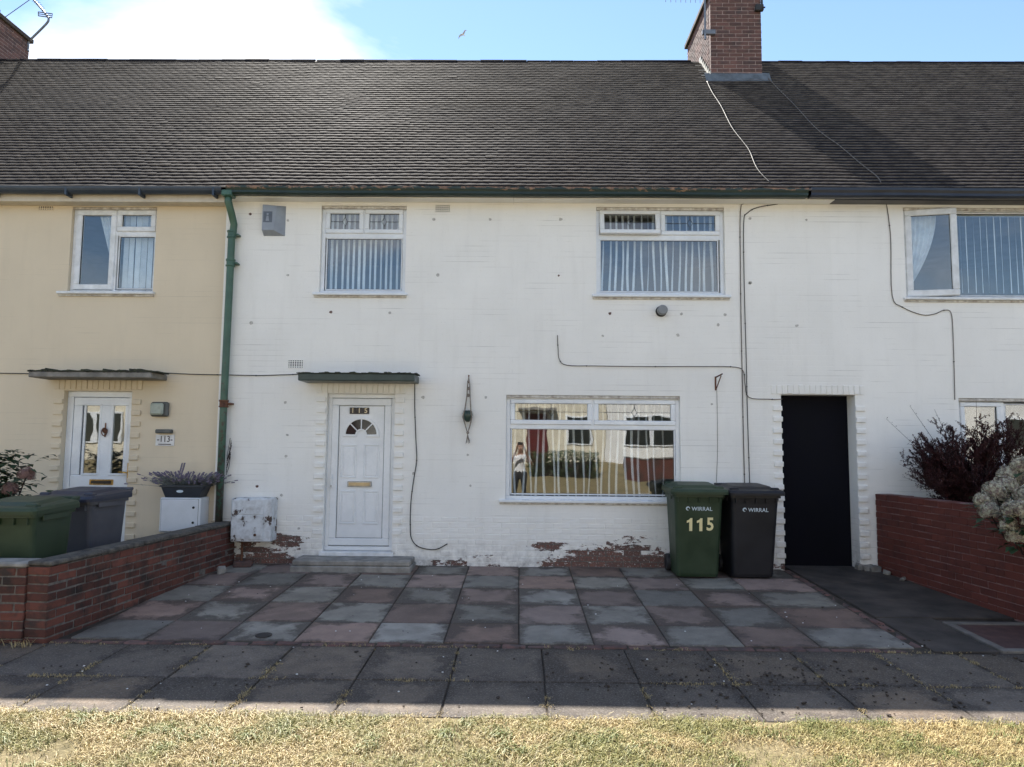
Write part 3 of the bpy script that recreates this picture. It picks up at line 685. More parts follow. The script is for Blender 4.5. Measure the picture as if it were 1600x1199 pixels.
for (o, zt) in ((W1, 4.80), (W2, 4.80), (W3, 2.235)): MB().box(o[0] + .002, o[1] - .002, .012, .05, zt - .038, zt - .002, .004).build('lintel_strip', M_TIMBERW, H)
# front door
Yd = .08
d = MB(); d.ring(-2.46, -1.555, .17, 2.235, .055, Yd, Yd + .09, .006); door = d.build('door', M_UPVC, H)
q = MB(); q.ring(-2.408, -1.607, .235, 2.175, .095, Yd - .012, Yd + .06, .010); q.build('door_leaf', M_UPVC, door)
MB().box(-2.315, -1.70, Yd + .012, Yd + .05, .328, 2.082, 0).build('door_panel', M_UPVC, door)
MB().ring(-2.315, -1.70, .328, 2.082, .007, Yd + .002, Yd + .02, 0).build('gasket', M_RUBBER, door)
MB().ring(-2.413, -1.602, .229, 2.181, .006, Yd + .004, Yd + .02, 0).build('gasket', M_RUBBER, door)
for (a, b, c, e) in ((-2.278, -2.066, 1.115, 1.56), (-1.972, -1.757, 1.115, 1.565), (-2.277, -2.06, .512, .952), (-1.965, -1.757, .512, .953)):
    q = MB().ring(a, b, c, e, .022, Yd + .002, Yd + .014, .005); q.box(a + .036, b - .036, Yd + .006, Yd + .014, c + .036, e - .036, .005); q.build('moulded_panel', M_UPVC, door)
# sunburst fanlight
cx, cz = -2.012, 1.69
def arc(r, a0, a1, n, cz_=cz): return [(cx + r * cos(a0 + (a1 - a0) * i / n), cz_ + r * sin(a0 + (a1 - a0) * i / n)) for i in range(n + 1)]
q = MB()
for (ri, ro) in ((.208, .238), (.062, .078)):
    P = arc(ro, 0, pi, 24) + arc(ri, pi, 0, 24); n_ = 24
    for i in range(n_):
        A = arc(ro, pi * i / n_, pi * (i + 1) / n_, 1) + arc(ri, pi * (i + 1) / n_, pi * i / n_, 1); q.prism(A, Yd - .006, Yd + .012)
q.box(cx - .245, cx - .06, Yd - .006, Yd + .012, cz - .028, cz + .004, .004); q.box(cx + .06, cx + .245, Yd - .006, Yd + .012, cz - .028, cz + .004, .004)
for a in (pi / 4, pi / 2, 3 * pi / 4):
    M = Matrix.Translation((cx, 0, cz)) @ Matrix.Rotation(-a, 4, 'Y'); q.box(.07, .215, Yd - .004, Yd + .012, -.008, .008, .003, M)
q.build('fanlight_frame', M_UPVC, door, recalc=True)
for i in range(4):
    a0, a1 = pi * i / 4 + .04, pi * (i + 1) / 4 - .04
    MB().prism(arc(.205, a0, a1, 6, cz) + arc(.08, a1, a0, 6, cz), Yd + .004, Yd + .010).build('fanlight_pane', M_GLASSD, door, recalc=True)
MB().box(-2.175, -1.856, Yd - .012, Yd + .014, 1.000, 1.074, .006).build('letterbox', M_STEEL, door)
lf = MB().box(-2.155, -1.876, Yd - .017, Yd - .010, 1.013, 1.058, .004).build('letterbox_flap', pm('dull_brass', (.40, .33, .22), (.3, .25, .17), 12, .4, 60, .05, .002, 0, .9), door)
MB().box(-2.403, -2.372, Yd - .024, Yd - .010, .98, 1.17, .006).box(-2.398, -2.377, Yd - .055, Yd - .022, 1.10, 1.125, .004).build('handle', M_UPVC, door)
MB().lathe([(.011, 0), (.011, .008), (.0, .008)], (0, 0, 0), 12).build('lock', M_STEEL, door, False, False, False, Matrix.Translation((-2.387, Yd - .022, 1.01)) @ Matrix.Rotation(pi / 2, 4, 'X'))
MB().box(-2.50, -1.53, -.04, .30, .10, .166, .008).build('door_sill', M_UPVC_OLD, door)
def text(body, size, mat, M, parent, name='lettering', ext=.0012, off=0.0, sx=1.0, local=False, align='CENTER', space=1.0):
    c = bpy.data.curves.new(name, 'FONT'); c.body = body; c.size = size; c.extrude = ext; c.offset = off; c.align_x = align; c.align_y = 'CENTER'; c.resolution_u = 3; c.space_character = space
    o = bpy.data.objects.new('tmp', c); COL.objects.link(o); me = bpy.data.meshes.new_from_object(o.evaluated_get(bpy.context.evaluated_depsgraph_get())); bpy.data.objects.remove(o)
    me.materials.clear(); me.materials.append(mat); me.name = name
    return link(name, me, parent, local, M @ Matrix.Scale(sx, 4, (1, 0, 0)))
RXU = Matrix.Rotation(pi / 2, 4, 'X')
for i, ch in enumerate('115'):
    x = -2.131 + i * .088; pl = MB().box(x - .042, x + .042, Yd - .004, Yd + .013, 1.968, 2.054, .003).build('number_plate', M_NUMD, door)
    text(ch, .088, M_NUMG, Matrix.Translation((x, Yd - .0052, 2.011)) @ RXU, pl, 'numeral', .001, .002)
# concrete step
st = MB(); st.box(-2.74, -1.235, -.46, -.001, -.10, .052, .012); st.box(-2.72, -1.25, -.435, -.002, .051, .118, .014); st.build('door_step', M_CONC, H)
# quoins and soldier course
def quoins(parent, mat, xl, xr, z0, z1, step, n, wd=.125, top=None, topw=None):
    for i in range(n):
        z = z0 + i * step
        for (xc, s_) in ((xl, -1), (xr, 1)):
            a = xc - wd if s_ < 0 else xc
            brick_obj('quoin_brick', wd, .045, .066, mat, parent, Matrix.Translation((a + wd / 2 + RND.uniform(-.004, .004), .0005, z + RND.uniform(-.003, .003))) @ Matrix.Rotation(RND.uniform(-.012, .012), 4, 'Y'), 4, .006, .003)
    if top:
        zc, x0, x1 = top; k = int(round((x1 - x0) / .0745)); sp = (x1 - x0) / k
        for i in range(k):
            brick_obj('soldier_brick', round(sp - .009, 3), .04, topw or .205, mat, parent, Matrix.Translation((x0 + sp * (i + .5), .010 - (.006 if i % 2 else 0), zc + RND.uniform(-.003, .003))) @ Matrix.Rotation(RND.uniform(-.012, .012), 4, 'Y'), 4, .005, .003)
quoins(H, M_WHITE, -2.47, -1.552, .42, 0, .1445, 13, top=(2.315, -2.60, -1.41), topw=.15)
quoins(H, M_WHITE, 3.565, 4.528, .17, 0, .1475, 14, .125, top=(2.335, 3.42, 4.66), topw=.12)
MB().box(3.50, 4.6, .235, .30, -.02, 2.3).build('passage_door', M_DOORBLK, H)
tag([c for c in H.children if c.name.startswith('passage_door')][0], 'plain black boarded passage door')
# canopy over the door
def canopy(parent, x0, x1, zt, th, mat, topmat, lumps):
    c = MB().box(x0, x1, -.40, .02, zt - th, zt, .010).build('door_canopy', mat, parent)
    q = MB(); X = x0 - .015
    while X < x1 + .01:
        l = RND.uniform(.03, .09); h = RND.uniform(.006, .022) * lumps
        q.box(X, X + l, -.412 + RND.uniform(-.006, .008), RND.uniform(-.2, -.02), zt - .003, zt + h, .006, None, .006); X += l * .92
    q.build('roofing_felt', topmat, c)
canopy(H, -2.735, -1.24, 2.465, .095, M_GREEN, M_MOSS, 1.0)
# gutters and fascia
def gutter(parent, x0, x1, zb, zt, mat, ogee=True):
    m = MB(); yo, yi = -.33, -.19
    P = [(yi, zt), (yi, zb + .01), (yo + .045, zb), (yo + .01, zb + .02), (yo + .016, zb + (zt - zb) * .45), (yo, zb + (zt - zb) * .72), (yo, zt), (yo + .010, zt), (yo + .012, zb + (zt - zb) * .7), (yi - .012, zb + .03), (yi - .012, zt)] if ogee else \
        [(-.26 + .075 * cos(a), zt + .085 * sin(a)) for a in [pi + pi * i / 10 for i in range(11)]][::-1] + [(-.26 + .066 * cos(a), zt + .076 * sin(a)) for a in [pi + pi * i / 10 for i in range(11)]]
    n = len(P); K = max(2, int((x1 - x0) / .5))
    for k in range(K + 1):
        X = x0 + (x1 - x0) * k / K; dz = .010 * noise.noise((X * .9, 2.2, 0))
        for (y, z) in P: m.v.append(Vector((X, y, z + dz)))
    for k in range(K):
        for i in range(n): j = (i + 1) % n; m.f.append((k * n + i, k * n + j, (k + 1) * n + j, (k + 1) * n + i))
    m.f.append(tuple(range(n))); m.f.append(tuple(K * n + i for i in range(n))[::-1])
    return m.build('gutter', mat, parent, recalc=True)
gutter(H, -3.80, 3.86, 4.845, 4.955, M_GUTG)
MB().box(BX0 + .01, BX1 - .01, -.185, -.003, 4.845, 4.93, .004).build('fascia', M_WHITE2, H)
# air bricks
def air_brick(parent, x, z, mat):
    v = MB(); v.ring(x - .107, x + .107, z - .06, z + .06, .012, -.008, .02, .002)
    for i in range(1, 7): v.box(x - .107 + .0306 * i - .0055, x - .107 + .0306 * i + .0055, -.006, .02, z - .05, z + .05)
    for k in range(1, 4): v.box(x - .10, x + .10, -.005, .02, z - .06 + .03 * k - .0055, z - .06 + .03 * k + .0055)
    a = v.build('air_brick', mat, parent); MB().box(x - .1, x + .1, -.0035, .0, z - .055, z + .055).build('vent_mesh', M_RUBBER, a)
air_brick(H, -.965, 4.765, M_QUOIN); air_brick(H, -2.895, 2.625, M_QUOIN)
# mortar plugs of drilled holes across the wall
for (px, py) in ((391, 335), (450, 345), (450, 430), (393, 505), (517, 488), (609, 489), (684, 430), (678, 343), (766, 343), (876, 343), (873, 431), (953, 490), (1065, 491), (1133, 492), (1171, 443), (1172, 342), (1260, 344), (1245, 509), (1059, 524), (661, 621), (759, 621), (731, 711), (735, 759), (446, 629), (449, 680), (447, 713), (402, 760), (440, 774), (467, 826), (1112, 632), (1172, 442), (942, 525), (646, 740), (1122, 508)):
    p = at(px, py, 0); r = RND.uniform(.016, .026); q = MB(); n_ = 9
    P = [(p.x + r * RND.uniform(.65, 1.15) * cos(2 * pi * i / n_), p.z + r * RND.uniform(.6, 1.1) * sin(2 * pi * i / n_)) for i in range(n_)]
    q.prism(P, -.0045, .004).build('mortar_plug', M_PLUG if RND.random() < .85 else M_EDGE, H, recalc=True)

# ================================================================== cream house (number 113)
G = empty('terraced_house', (-7.9, 0, 0), 'cream painted terraced house with white half glazed door', 'house', 'houses of the terrace')
GX0 = -12.0
CW = (-6.03, -4.865, 3.575, 4.765); CD = (-5.985, -5.07, .10, 2.245); CW2 = (-10.6, -8.6, 3.575, 4.765); CW3 = (-10.6, -8.4, .85, 2.235)
wall_shell(G, M_CREAM, GX0, BX0, -.12, 4.99, [CW, CD, CW2, CW3]); shell_rest(G, GX0, BX0)
MB().box(BX0 - .05, BX0 + .055, -.006, .004, .55, 4.84).build('corner_strip', M_WHITE2, G)
make_roof(G, GX0, BX0, -7.6, BX0, cut_left)
chimney(G, CLX0, CLX1, CHY0, CHY1, 8.28, 9.90, 1)
window(G, *CW, sashes=[(-5.985, -5.44, 3.625, 4.735, .075), (-5.43, -4.895, 4.435, 4.735, .07)], panes=[(-5.385, -4.895, 3.65, 4.365)], mull=[(-5.452, -5.415, 3.61, 4.75), (-5.42, -4.89, 4.375, 4.44)], glassmat=M_GLASSU, mat=M_UPVC_OLD, sill=(-6.15, -4.835, 3.585))
window(G, *CW2, panes=[(-10.52, -8.68, 3.66, 4.68)], mat=M_UPVC, sill=(-10.65, -8.55, 3.58)); window(G, *CW3, panes=[(-10.52, -8.48, .93, 2.15)], mat=M_UPVC, sill=(-10.65, -8.35, .86))
MB().box(CW[0] + .002, CW[1] - .002, .012, .05, 4.735, 4.763, .004).build('lintel_strip', M_TIMBERW, G)
curtain('white net curtain drawn back behind the tall light of the cream house window', (-5.75, -5.45), (-5.50, -5.46), .16, 4.72, 3.85, 6, .02)
vertical_blind('white slatted blind behind the right light of the cream house window', -5.40, -4.87, 3.6, 4.73, .17, .085, .35, wd=.072)
d = MB(); d.ring(-5.985, -5.07, .10, 2.245, .085, Yd, Yd + .09, .006, .05, .08); cdoor = d.build('door', M_UPVC, G)
dl = MB(); dl.ring(-5.895, -5.085, .155, 2.16, .115, Yd + .004, Yd + .06, .008, .968, .11); dl.box(-5.535, -5.36, Yd + .006, Yd + .058, 1.05, 2.055, .005); dl.build('door_leaf', M_UPVC, cdoor)
for (a, b) in ((-5.725, -5.54), (-5.355, -5.175)):
    MB().ring(a - .028, b + .028, 1.118, 2.083, .03, Yd - .004, Yd + .02, .006).build('glazing_bead', M_UPVC, cdoor)
    MB().box(a, b, Yd + .012, Yd + .02, 1.145, 2.055).build('pane', M_GLASS, cdoor)
q = MB().box(-5.625, -5.305, Yd - .008, Yd + .01, .995, 1.067, .006).build('letterbox', M_GOLD, cdoor); MB().box(-5.60, -5.33, Yd - .013, Yd - .007, 1.01, 1.05, .004).build('letterbox_flap', M_NUMD, cdoor)
MB().box(-5.122, -5.098, Yd - .016, Yd + .006, 1.03, 1.29, .005).tube([(-5.11, Yd - .012, 1.16), (-5.11, Yd - .05, 1.16), (-5.14, Yd - .055, 1.165), (-5.215, Yd - .05, 1.168)], .011, 8).build('handle', M_GOLD, cdoor)
kn = MB(); kn.lathe([(.018, 0), (.034, .006), (.034, .014), (.012, .022), (0, .024)], (0, 0, 0), 14, Matrix.Translation((-5.45, Yd + .004, 1.715)) @ Matrix.Rotation(pi / 2, 4, 'X'))
kn.tube([(-5.45 + .036 * sin(a), Yd - .022, 1.70 + .052 * cos(a)) for a in [2 * pi * i / 14 for i in range(15)]], .007, 6); kn.box(-5.457, -5.443, Yd - .01, Yd + .006, 1.63, 1.82, .004); kn.build('door_knocker', M_RUST, cdoor)
MB().box(-6.03, -5.03, -.06, .30, .03, .098, .008).build('door_sill', M_CONC, cdoor)
quoins(G, M_CREAM, -5.99, -5.065, .33, 0, .1475, 13, top=(2.335, -6.12, -4.93), topw=.15)
canopy(G, -6.21, -4.615, 2.462, .075, M_CONC, M_MOSS, 1.9)
gutter(G, GX0, -3.86, 0, 4.935, M_NAVYG, False)
for k in range(8): MB().box(-3.98 - k * .98, -3.95 - k * .98, -.335, -.19, 4.815, 4.93, .006).build('gutter_bracket', M_NAVYG, G)
MB().box(GX0, BX0 - .01, -.185, -.003, 4.775, 4.905, .004).build('fascia', M_FASCIA, G)
air_brick(G, -6.395, 4.77, M_CREAM)

# ================================================================== right hand house
R_ = empty('terraced_house', (8.3, 0, 0), 'off white terraced house behind the red garden wall with open casement', 'house', 'houses of the terrace')
RX1 = 12.4
RW = (5.255, 7.4, 3.565, 4.815); RL = (5.885, 8.1, .85, 2.24); RD = (9.6, 10.5, .1, 2.24)
wall_shell(R_, M_WHITE2, 4.27, RX1, -.12, 4.99, [RW, RL], [(4.27, 4.62, -.12, 2.5)]); shell_rest(R_, 4.64, RX1)
make_roof(R_, BX1 + .3, RX1, BX1 + .3, 7.6)
TC = Matrix.Translation((5.29, .03, 0)) @ Matrix.Rotation(radians(-11), 4, 'Z') @ Matrix.Translation((-5.29, -.03, 0))
window(R_, *RW, sashes=[(5.29, 5.935, 3.60, 4.79, .085, TC)], panes=[(5.985, 7.32, 3.63, 4.75)], mull=[(5.93, 5.965, 3.6, 4.78)], glassmat=M_GLASSU, mat=M_UPVC_OLD, sill=(5.22, 7.45, 3.58))
window(R_, *RL, sashes=[(5.93, 6.47, .91, 2.19, .06)], panes=[(6.535, 8.03, .94, 2.16)], mull=[(6.465, 6.515, .9, 2.19)], sill=(5.83, 8.15, .86))
MB().box(RW[0] + .002, RW[1] - .002, .010, .05, 4.78, 4.812, .004).build('lintel_strip', M_TIMBERW, R_); MB().box(RL[0] + .002, RL[1] - .002, .010, .05, 2.20, 2.237, .004).build('lintel_strip', M_TIMBERW, R_)
curtain('white net curtain swept aside behind the open casement', (5.33, 5.80), (5.33, 5.38), .18, 4.76, 3.72, 7, .02, True)
vertical_blind('white slatted blind behind the fixed pane beside the open casement', 6.1, 7.3, 3.7, 4.77, .24, .095, .7, wd=.026)
gutter(R_, 3.90, RX1, 4.845, 4.965, M_BLACKP); MB().box(BX1, RX1, -.185, -.003, 4.85, 4.95, .004).build('fascia', M_BLACKP, R_)

# ================================================================== things fixed to the walls
# downpipe
dp = empty('downpipe', (-3.80, -.08, .03), 'green painted downpipe with rusty joints between cream and white walls', 'drainpipe')
pts = [(-3.79, -.25, 4.86), (-3.79, -.25, 4.76), (-3.775, -.16, 4.62), (-3.765, -.095, 4.50), (-3.775, -.09, 4.40), (-3.79, -.09, 4.30), (-3.80, -.09, 2.0), (-3.80, -.09, .03)]
MB().tube(pts, .047, 14).build('pipe', M_PIPE, dp, smooth=True)
for z, mt in ((4.36, M_PIPE), (3.97, M_PIPE), (2.08, M_RUST)):
    c = MB().lathe([(.048, -.05), (.062, -.045), (.062, -.03), (.053, -.025), (.053, .025), (.062, .03), (.062, .05), (.048, .05)], (-3.79 if z > 3 else -3.80, -.09, z), 14).build('collar', mt, dp)
    MB().box(-3.80, -3.70, -.10, .0, z - .012, z + .014, .004).build('ear', mt, dp)
MB().box(-3.86, -3.72, -.33, -.17, 4.82, 4.90, .012).build('outlet', M_PIPE, dp)
# alarm box
al = empty('alarm_box', (-3.245, 0, 4.375), 'faded grey blue alarm box high on the white wall beside the downpipe', 'alarm box')
q = MB(); x0, x1, z0, z1 = -3.39, -3.10, 4.37, 4.785
q.v = [Vector(v) for v in ((x0, 0, z0), (x1, 0, z0), (x1, 0, z1), (x0, 0, z1), (x0 + .005, -.10, z0 + .055), (x1 - .125, -.10, z0 + .055), (x1 - .10, -.10, z1 - .03), (x0 + .005, -.10, z1 - .01))]
q.f = [(4, 5, 6, 7), (0, 1, 5, 4), (1, 2, 6, 5), (2, 3, 7, 6), (3, 0, 4, 7), (0, 3, 2, 1)]; q.build('case', M_ALARM, al, recalc=True)
MB().box(-3.37, -3.25, -.103, -.098, 4.53, 4.68, .001).build('front_label', M_ALARMD, al)
pr = MB(); pr.prism([(-3.335, 4.55), (-3.29, 4.55), (-3.30, 4.62), (-3.325, 4.62)], -.106, -.102); pr.box(-3.325, -3.30, -.106, -.102, 4.63, 4.655); pr.box(-3.36, -3.26, -.103, -.099, 4.70, 4.712); pr.build('emblem', M_ALARM, al, recalc=True)
# flue
fu = empty('flue_vent', (1.985, 0, 3.37), 'small round grey flue cap below the upper right window', 'vent')
Mx = Matrix.Translation((1.985, .0, 3.37)) @ Matrix.Rotation(pi / 2, 4, 'X')
MB().lathe([(.075, 0), (.075, .01), (.052, .014), (.052, .06)], (0, 0, 0), 20, Mx).build('collar', M_CABLE, fu); MB().lathe([(.058, .05), (.066, .06), (.068, .11), (.055, .125), (0, .128)], (0, 0, 0), 20, Mx).build('cap', M_FLUE, fu, smooth=False)
# rusted meter box
mb = empty('meter_box', (-3.33, 0, .33), 'white metal meter box with rusty flaking paint low on the white wall', 'meter box')
q = MB(); q.box(-3.585, -3.065, -.24, 0, .31, .86, .012); q.build('case', M_FLAKE, mb)
MB().box(-3.57, -3.16, -.252, -.238, .345, .645, .005).build('cover', M_FLAKE, mb); MB().box(-3.57, -3.16, -.250, -.238, .655, .845, .005).build('cover', M_FLAKE, mb)
MB().lathe([(.018, 0), (.018, .012), (0, .013)], (0, 0, 0), 10, Matrix.Translation((-3.26, -.25, .40)) @ Matrix.Rotation(pi / 2, 4, 'X')).build('latch', M_RUST, mb)
MB().tube([(-3.48, -.09, .32), (-3.48, -.09, .0)], .016, 8).build('pipe', M_RUST, mb)
lb = brick_obj('loose_brick', .22, .10, .07, M_EDGE, None, Matrix.Translation((-3.42, -.20, .028)) @ Matrix.Rotation(.12, 4, 'Z'), 1, .01, .004); tag(lb, 'loose red brick lying under the rusty meter box', 'brick')
lb = brick_obj('stone_lump', .11, .08, .09, M_CONC, None, Matrix.Translation((-3.52, -.62, .018)) @ Matrix.Rotation(.6, 4, 'Z') @ Matrix.Rotation(.25, 4, 'X'), 1, .02, .012); tag(lb, 'pale broken stone lump at the foot of the garden wall', 'stone')
# white box, planter and lavender of the cream house
wb = empty('meter_box', (-4.2, 0, .42), 'clean white plastic meter box with two locks under the planter', 'meter box')
MB().box(-4.49, -3.97, -.27, 0, .42, .862, .012).build('case', M_BOXW, wb); MB().box(-4.465, -3.995, -.279, -.268, .44, .842, .004).build('cover', M_BOXW, wb)
for z in (.55, .74): MB().lathe([(.016, 0), (.016, .008), (0, .009)], (0, 0, 0), 10, Matrix.Translation((-4.05, -.278, z)) @ Matrix.Rotation(pi / 2, 4, 'X')).build('lock', M_RUBBER, wb)
MB().ring(-4.468, -3.992, .437, .845, .004, -.274, -.266, 0).build('cover_gap', M_RUBBER, wb)
pln = empty('planter', (-4.20, -.15, .862), 'dark slate trough planter standing on the clean white meter box', 'planter')
q = MB(); pb, pt = .866, 1.0
def trough(x0, x1, y0, y1, z): return [Vector((x0, y0, z)), Vector((x1, y0, z)), Vector((x1, y1, z)), Vector((x0, y1, z))]
q.v = trough(-4.43, -3.99, -.26, -.06, pb) + trough(-4.475, -3.94, -.29, -.03, pt) + trough(-4.49, -3.925, -.30, -.02, pt) + trough(-4.49, -3.925, -.30, -.02, pt + .022) + trough(-4.46, -3.955, -.275, -.045, pt + .022) + trough(-4.45, -3.965, -.27, -.05, pt - .02)
q.f = [(3, 2, 1, 0)] + [(4 * k + i, 4 * k + (i + 1) % 4, 4 * k + 4 + (i + 1) % 4, 4 * k + 4 + i) for k in range(5) for i in range(4)] + [(20, 21, 22, 23)]
q.build('trough', M_PLANTER, pln)
lg = MB(); lg.prism([(-4.235 + .035 * cos(a) * (1.3 if abs(cos(a)) > .5 else 1), .945 + .018 * sin(a)) for a in [2 * pi * i / 12 for i in range(12)]], -.2835, -.281, Matrix.Translation((0, 0, 0))).build('emblem', M_SILVER, pln, recalc=True)
lv = empty('lavender_plant', (-4.2, -.16, .985), 'faded lavender plant growing in the slate trough planter', 'plant')
s1, s2 = MB(), MB()
for i in range(300):
    b = Vector((RND.uniform(-4.43, -3.97), RND.uniform(-.25, -.07), .985)); out = Vector(((b.x + 4.2) * 1.2 + RND.gauss(0, .10), (b.y + .16) * .9 + RND.gauss(0, .07), 0)); h = RND.uniform(.05, .19)
    p1 = b + out * .35 + Vector((0, 0, h * .6)); p2 = b + out * .8 + Vector((0, 0, h)); s1.tube([b, p1, p2], .0022, 3, False)
    if RND.random() < .75:
        for k in range(4):
            c = p2 + (p2 - p1).normalized() * (k * .010); s2.box(-.006, .006, -.006, .006, -.005, .006, 0, Matrix.Translation(c) @ Matrix.Rotation(RND.uniform(0, 3), 4, 'Z') @ Matrix.Rotation(RND.uniform(-.6, .6), 4, 'X'))
    for k in range(3):
        c = b.lerp(p2, RND.uniform(.15, .8)); a = RND.uniform(0, 2 * pi); l = RND.uniform(.015, .035); v = Vector((cos(a) * l, sin(a) * l, l * .9)); sd = Vector((-sin(a), cos(a), 0)) * .0035; s1.quad(c - sd, c + sd, c + v + sd * .3, c + v - sd * .3)
for k in range(2):
    b = Vector((-4.33 + .03 * k, -.15, 1.0)); s1.tube([b, b + Vector((.01, 0, .14)), b + Vector((.045, -.01, .30))], .003, 4)
    for j in range(9): s2.box(-.008, .008, -.008, .008, -.009, .009, 0, Matrix.Translation(b + Vector((.012 + .0045 * j, 0, .15 + .018 * j))) @ Matrix.Rotation(RND.uniform(0, 3), 4, 'Z'))
s1.build('stem', M_LAV, lv); s2.build('flower', M_LAVF, lv)
# wall lamp and plaque of the cream house
lp = empty('wall_lamp', (-4.67, 0, 1.905), 'square bulkhead lamp with frosted lens beside the cream house door', 'lamp')
MB().box(-4.79, -4.555, -.06, 0, 1.905, 2.10, .02).build('body', M_LAMPB, lp); MB().box(-4.775, -4.60, -.105, -.058, 1.925, 2.085, .022).build('lens', M_LENS, lp)
pq = empty('house_number_plaque', (-4.595, 0, 1.515), 'white house number plaque below a small dark solar light', 'sign')
MB().box(-4.72, -4.47, -.012, 0, 1.52, 1.668, .003).build('plaque', M_PLAQUE, pq); MB().box(-4.705, -4.495, -.07, 0, 1.685, 1.738, .01, Matrix.Translation((0, 0, 0))).build('solar_light', M_LAMPB, pq)
text('-113-', .115, M_NUMD, Matrix.Translation((-4.595, -.0135, 1.607)) @ RXU, pq, 'lettering', .001, .001, .85)
MB().box(-4.68, -4.51, -.0135, -.011, 1.536, 1.547).build('small_lettering', M_NUMD, pq)
# macrame hanger
mc = empty('plant_hanger', (-.575, -.03, 2.49), 'frayed macrame plant hanger with small green pot on the white wall', 'plant hanger')
MB().tube([(-.575, 0, 2.485), (-.575, -.05, 2.485), (-.575, -.055, 2.465)], .008, 6).build('hook', M_RUST, mc)
q = MB()
for s_ in (-1, 1):
    for y in (-.035, -.075):
        q.tube([(-.575, -.05, 2.47), (-.575 + s_ * .014, y, 2.36), (-.575 + s_ * .02, y, 2.22), (-.58 + s_ * .04, y + (-.03 if y < -.05 else .01), 2.02), (-.585 + s_ * .058, y + (-.03 if y < -.05 else .01), 1.93), (-.58 + s_ * .03, y, 1.82), (-.58, -.055, 1.72)], .0065, 5)
for z in (2.40, 2.31, 2.22, 1.73): q.lathe([(.012, -.02), (.02, 0), (.012, .02)], (-.577, -.055, z), 8)
for i in range(7):
    a = RND.uniform(-1, 1); q.tube([(-.58, -.055, 1.72), (-.575 + .012 * a, -.055 + .01 * RND.uniform(-1, 1), 1.66), (-.57 + .03 * a, -.055, 1.60 + RND.uniform(-.02, .03))], .005, 4)
q.build('cord', M_ROPE, mc)
MB().lathe([(.02, 0), (.05, .03), (.062, .09), (.055, .14), (.045, .15)], (-.58, -.06, 1.87), 14).build('pot', M_POTG, mc, smooth=True)
q = MB()
for i in range(60):
    a = RND.uniform(0, 2 * pi); c = Vector((-.58 + .04 * cos(a), -.06 + .04 * sin(a), 2.0)); l = RND.uniform(.04, .10); v = Vector((cos(a) * .8, sin(a) * .8, RND.uniform(-.9, .6))) * l; sd = Vector((-sin(a), cos(a), 0)) * .006; q.quad(c - sd, c + sd, c + v)
q.build('foliage', leaf('grey_green_leaf', (.06, .10, .075), (.03, .06, .045)), mc)
# rusty bracket
rb = empty('wall_bracket', (2.71, 0, 2.32), 'rusty hanging basket bracket on the white wall above the bins', 'bracket')
MB().box(2.685, 2.705, -.012, 0, 2.315, 2.50, .003).tube([(2.70, -.01, 2.49), (2.73, -.20, 2.515)], .009, 6).tube([(2.70, -.01, 2.33), (2.735, -.13, 2.50)], .007, 6).build('bar', M_RUST, rb)

# ---- cables
def smooth_path(P, k=4):
    out = []
    for i in range(len(P) - 1):
        p0, p1, p2, p3 = P[max(i - 1, 0)], P[i], P[i + 1], P[min(i + 2, len(P) - 1)]
        for j in range(k):
            t = j / k; out.append(.5 * ((2 * p1) + (-p0 + p2) * t + (2 * p0 - 5 * p1 + 4 * p2 - p3) * t * t + (-p0 + 3 * p1 - 3 * p2 + p3) * t ** 3))
    out.append(P[-1]); return out
def cable(label, px, mat, r=.006, Y=-.010, clips=0, pts=None, k=4):
    P = pts or [at(x, y, Y) for x, y in px]; P = smooth_path(P, k)
    if not clips: return tag(MB().tube(P, r, 6).build('cable', mat, smooth=True), label, 'cable')
    e = empty('cable', P[0], label, 'cable'); MB().tube(P, r, 6).build('sheath', mat, e, smooth=True)
    for i in range(clips):
        c = P[int((i + .5) * len(P) / clips)]; MB().box(-.008, .008, -.006, .010, -.008, .008, .003, Matrix.Translation(c)).build('clip', M_CABLE, e)
    return e
cable('thin black cable clipped across the cream wall and the white wall to the door canopy', [(-60, 582), (60, 584), (150, 580), (236, 582), (300, 585), (352, 586), (400, 587), (440, 586), (470, 585)], M_CABLE, .006, -.014, 6)
cable('black cable hanging loosely down beside the white front door', [(646, 586), (648, 600), (648, 640), (650, 690), (651, 720), (646, 752), (642, 785), (641, 820), (643, 842), (655, 855), (680, 859), (699, 850)], M_CABLE, .0065, -.016, 7)
cable('dark brown cable running straight down from the eaves beside the upper window', [(1185, 312), (1165, 318), (1157, 330), (1157, 420), (1158, 500), (1160, 600), (1162, 700), (1164, 770)], M_CABLEG, .0065, -.011, 7)
cable('black cable with a taped joint bending from the gutter down to the black bin', [(1262, 306), (1240, 313), (1215, 319), (1185, 324), (1168, 333), (1162, 350), (1163, 450), (1166, 560), (1168, 650), (1172, 770)], M_CABLE, .006, -.013, 9)
cable('thin brown cable leaving a hole and running level above the wide window', [(871, 524), (872, 545), (874, 562), (886, 571), (930, 572), (1000, 573), (1100, 573), (1150, 574), (1162, 582), (1164, 600), (1170, 621), (1200, 624), (1222, 624)], M_CABLEG, .0055, -.018, 8)
cable('grey cable drooping down the off white wall left of the open casement', [(1384, 312), (1389, 345), (1392, 380), (1394, 462), (1410, 480), (1440, 492), (1460, 491), (1475, 485), (1486, 489), (1489, 520), (1491, 580), (1492, 625)], M_CABLEG, .0055, -.010, 4)
cable('thin rusty wire hanging from the wall bracket', [(1120, 608), (1121, 660), (1121, 710), (1119, 760)], M_CABLEG, .0025, -.006)
def roof_cable(label, px, mat):
    P = [at_roof(x, y) + Vector((0, -.03, .03)) for x, y in px]; return cable(label, None, mat, .0065, 0, 0, P, 5)
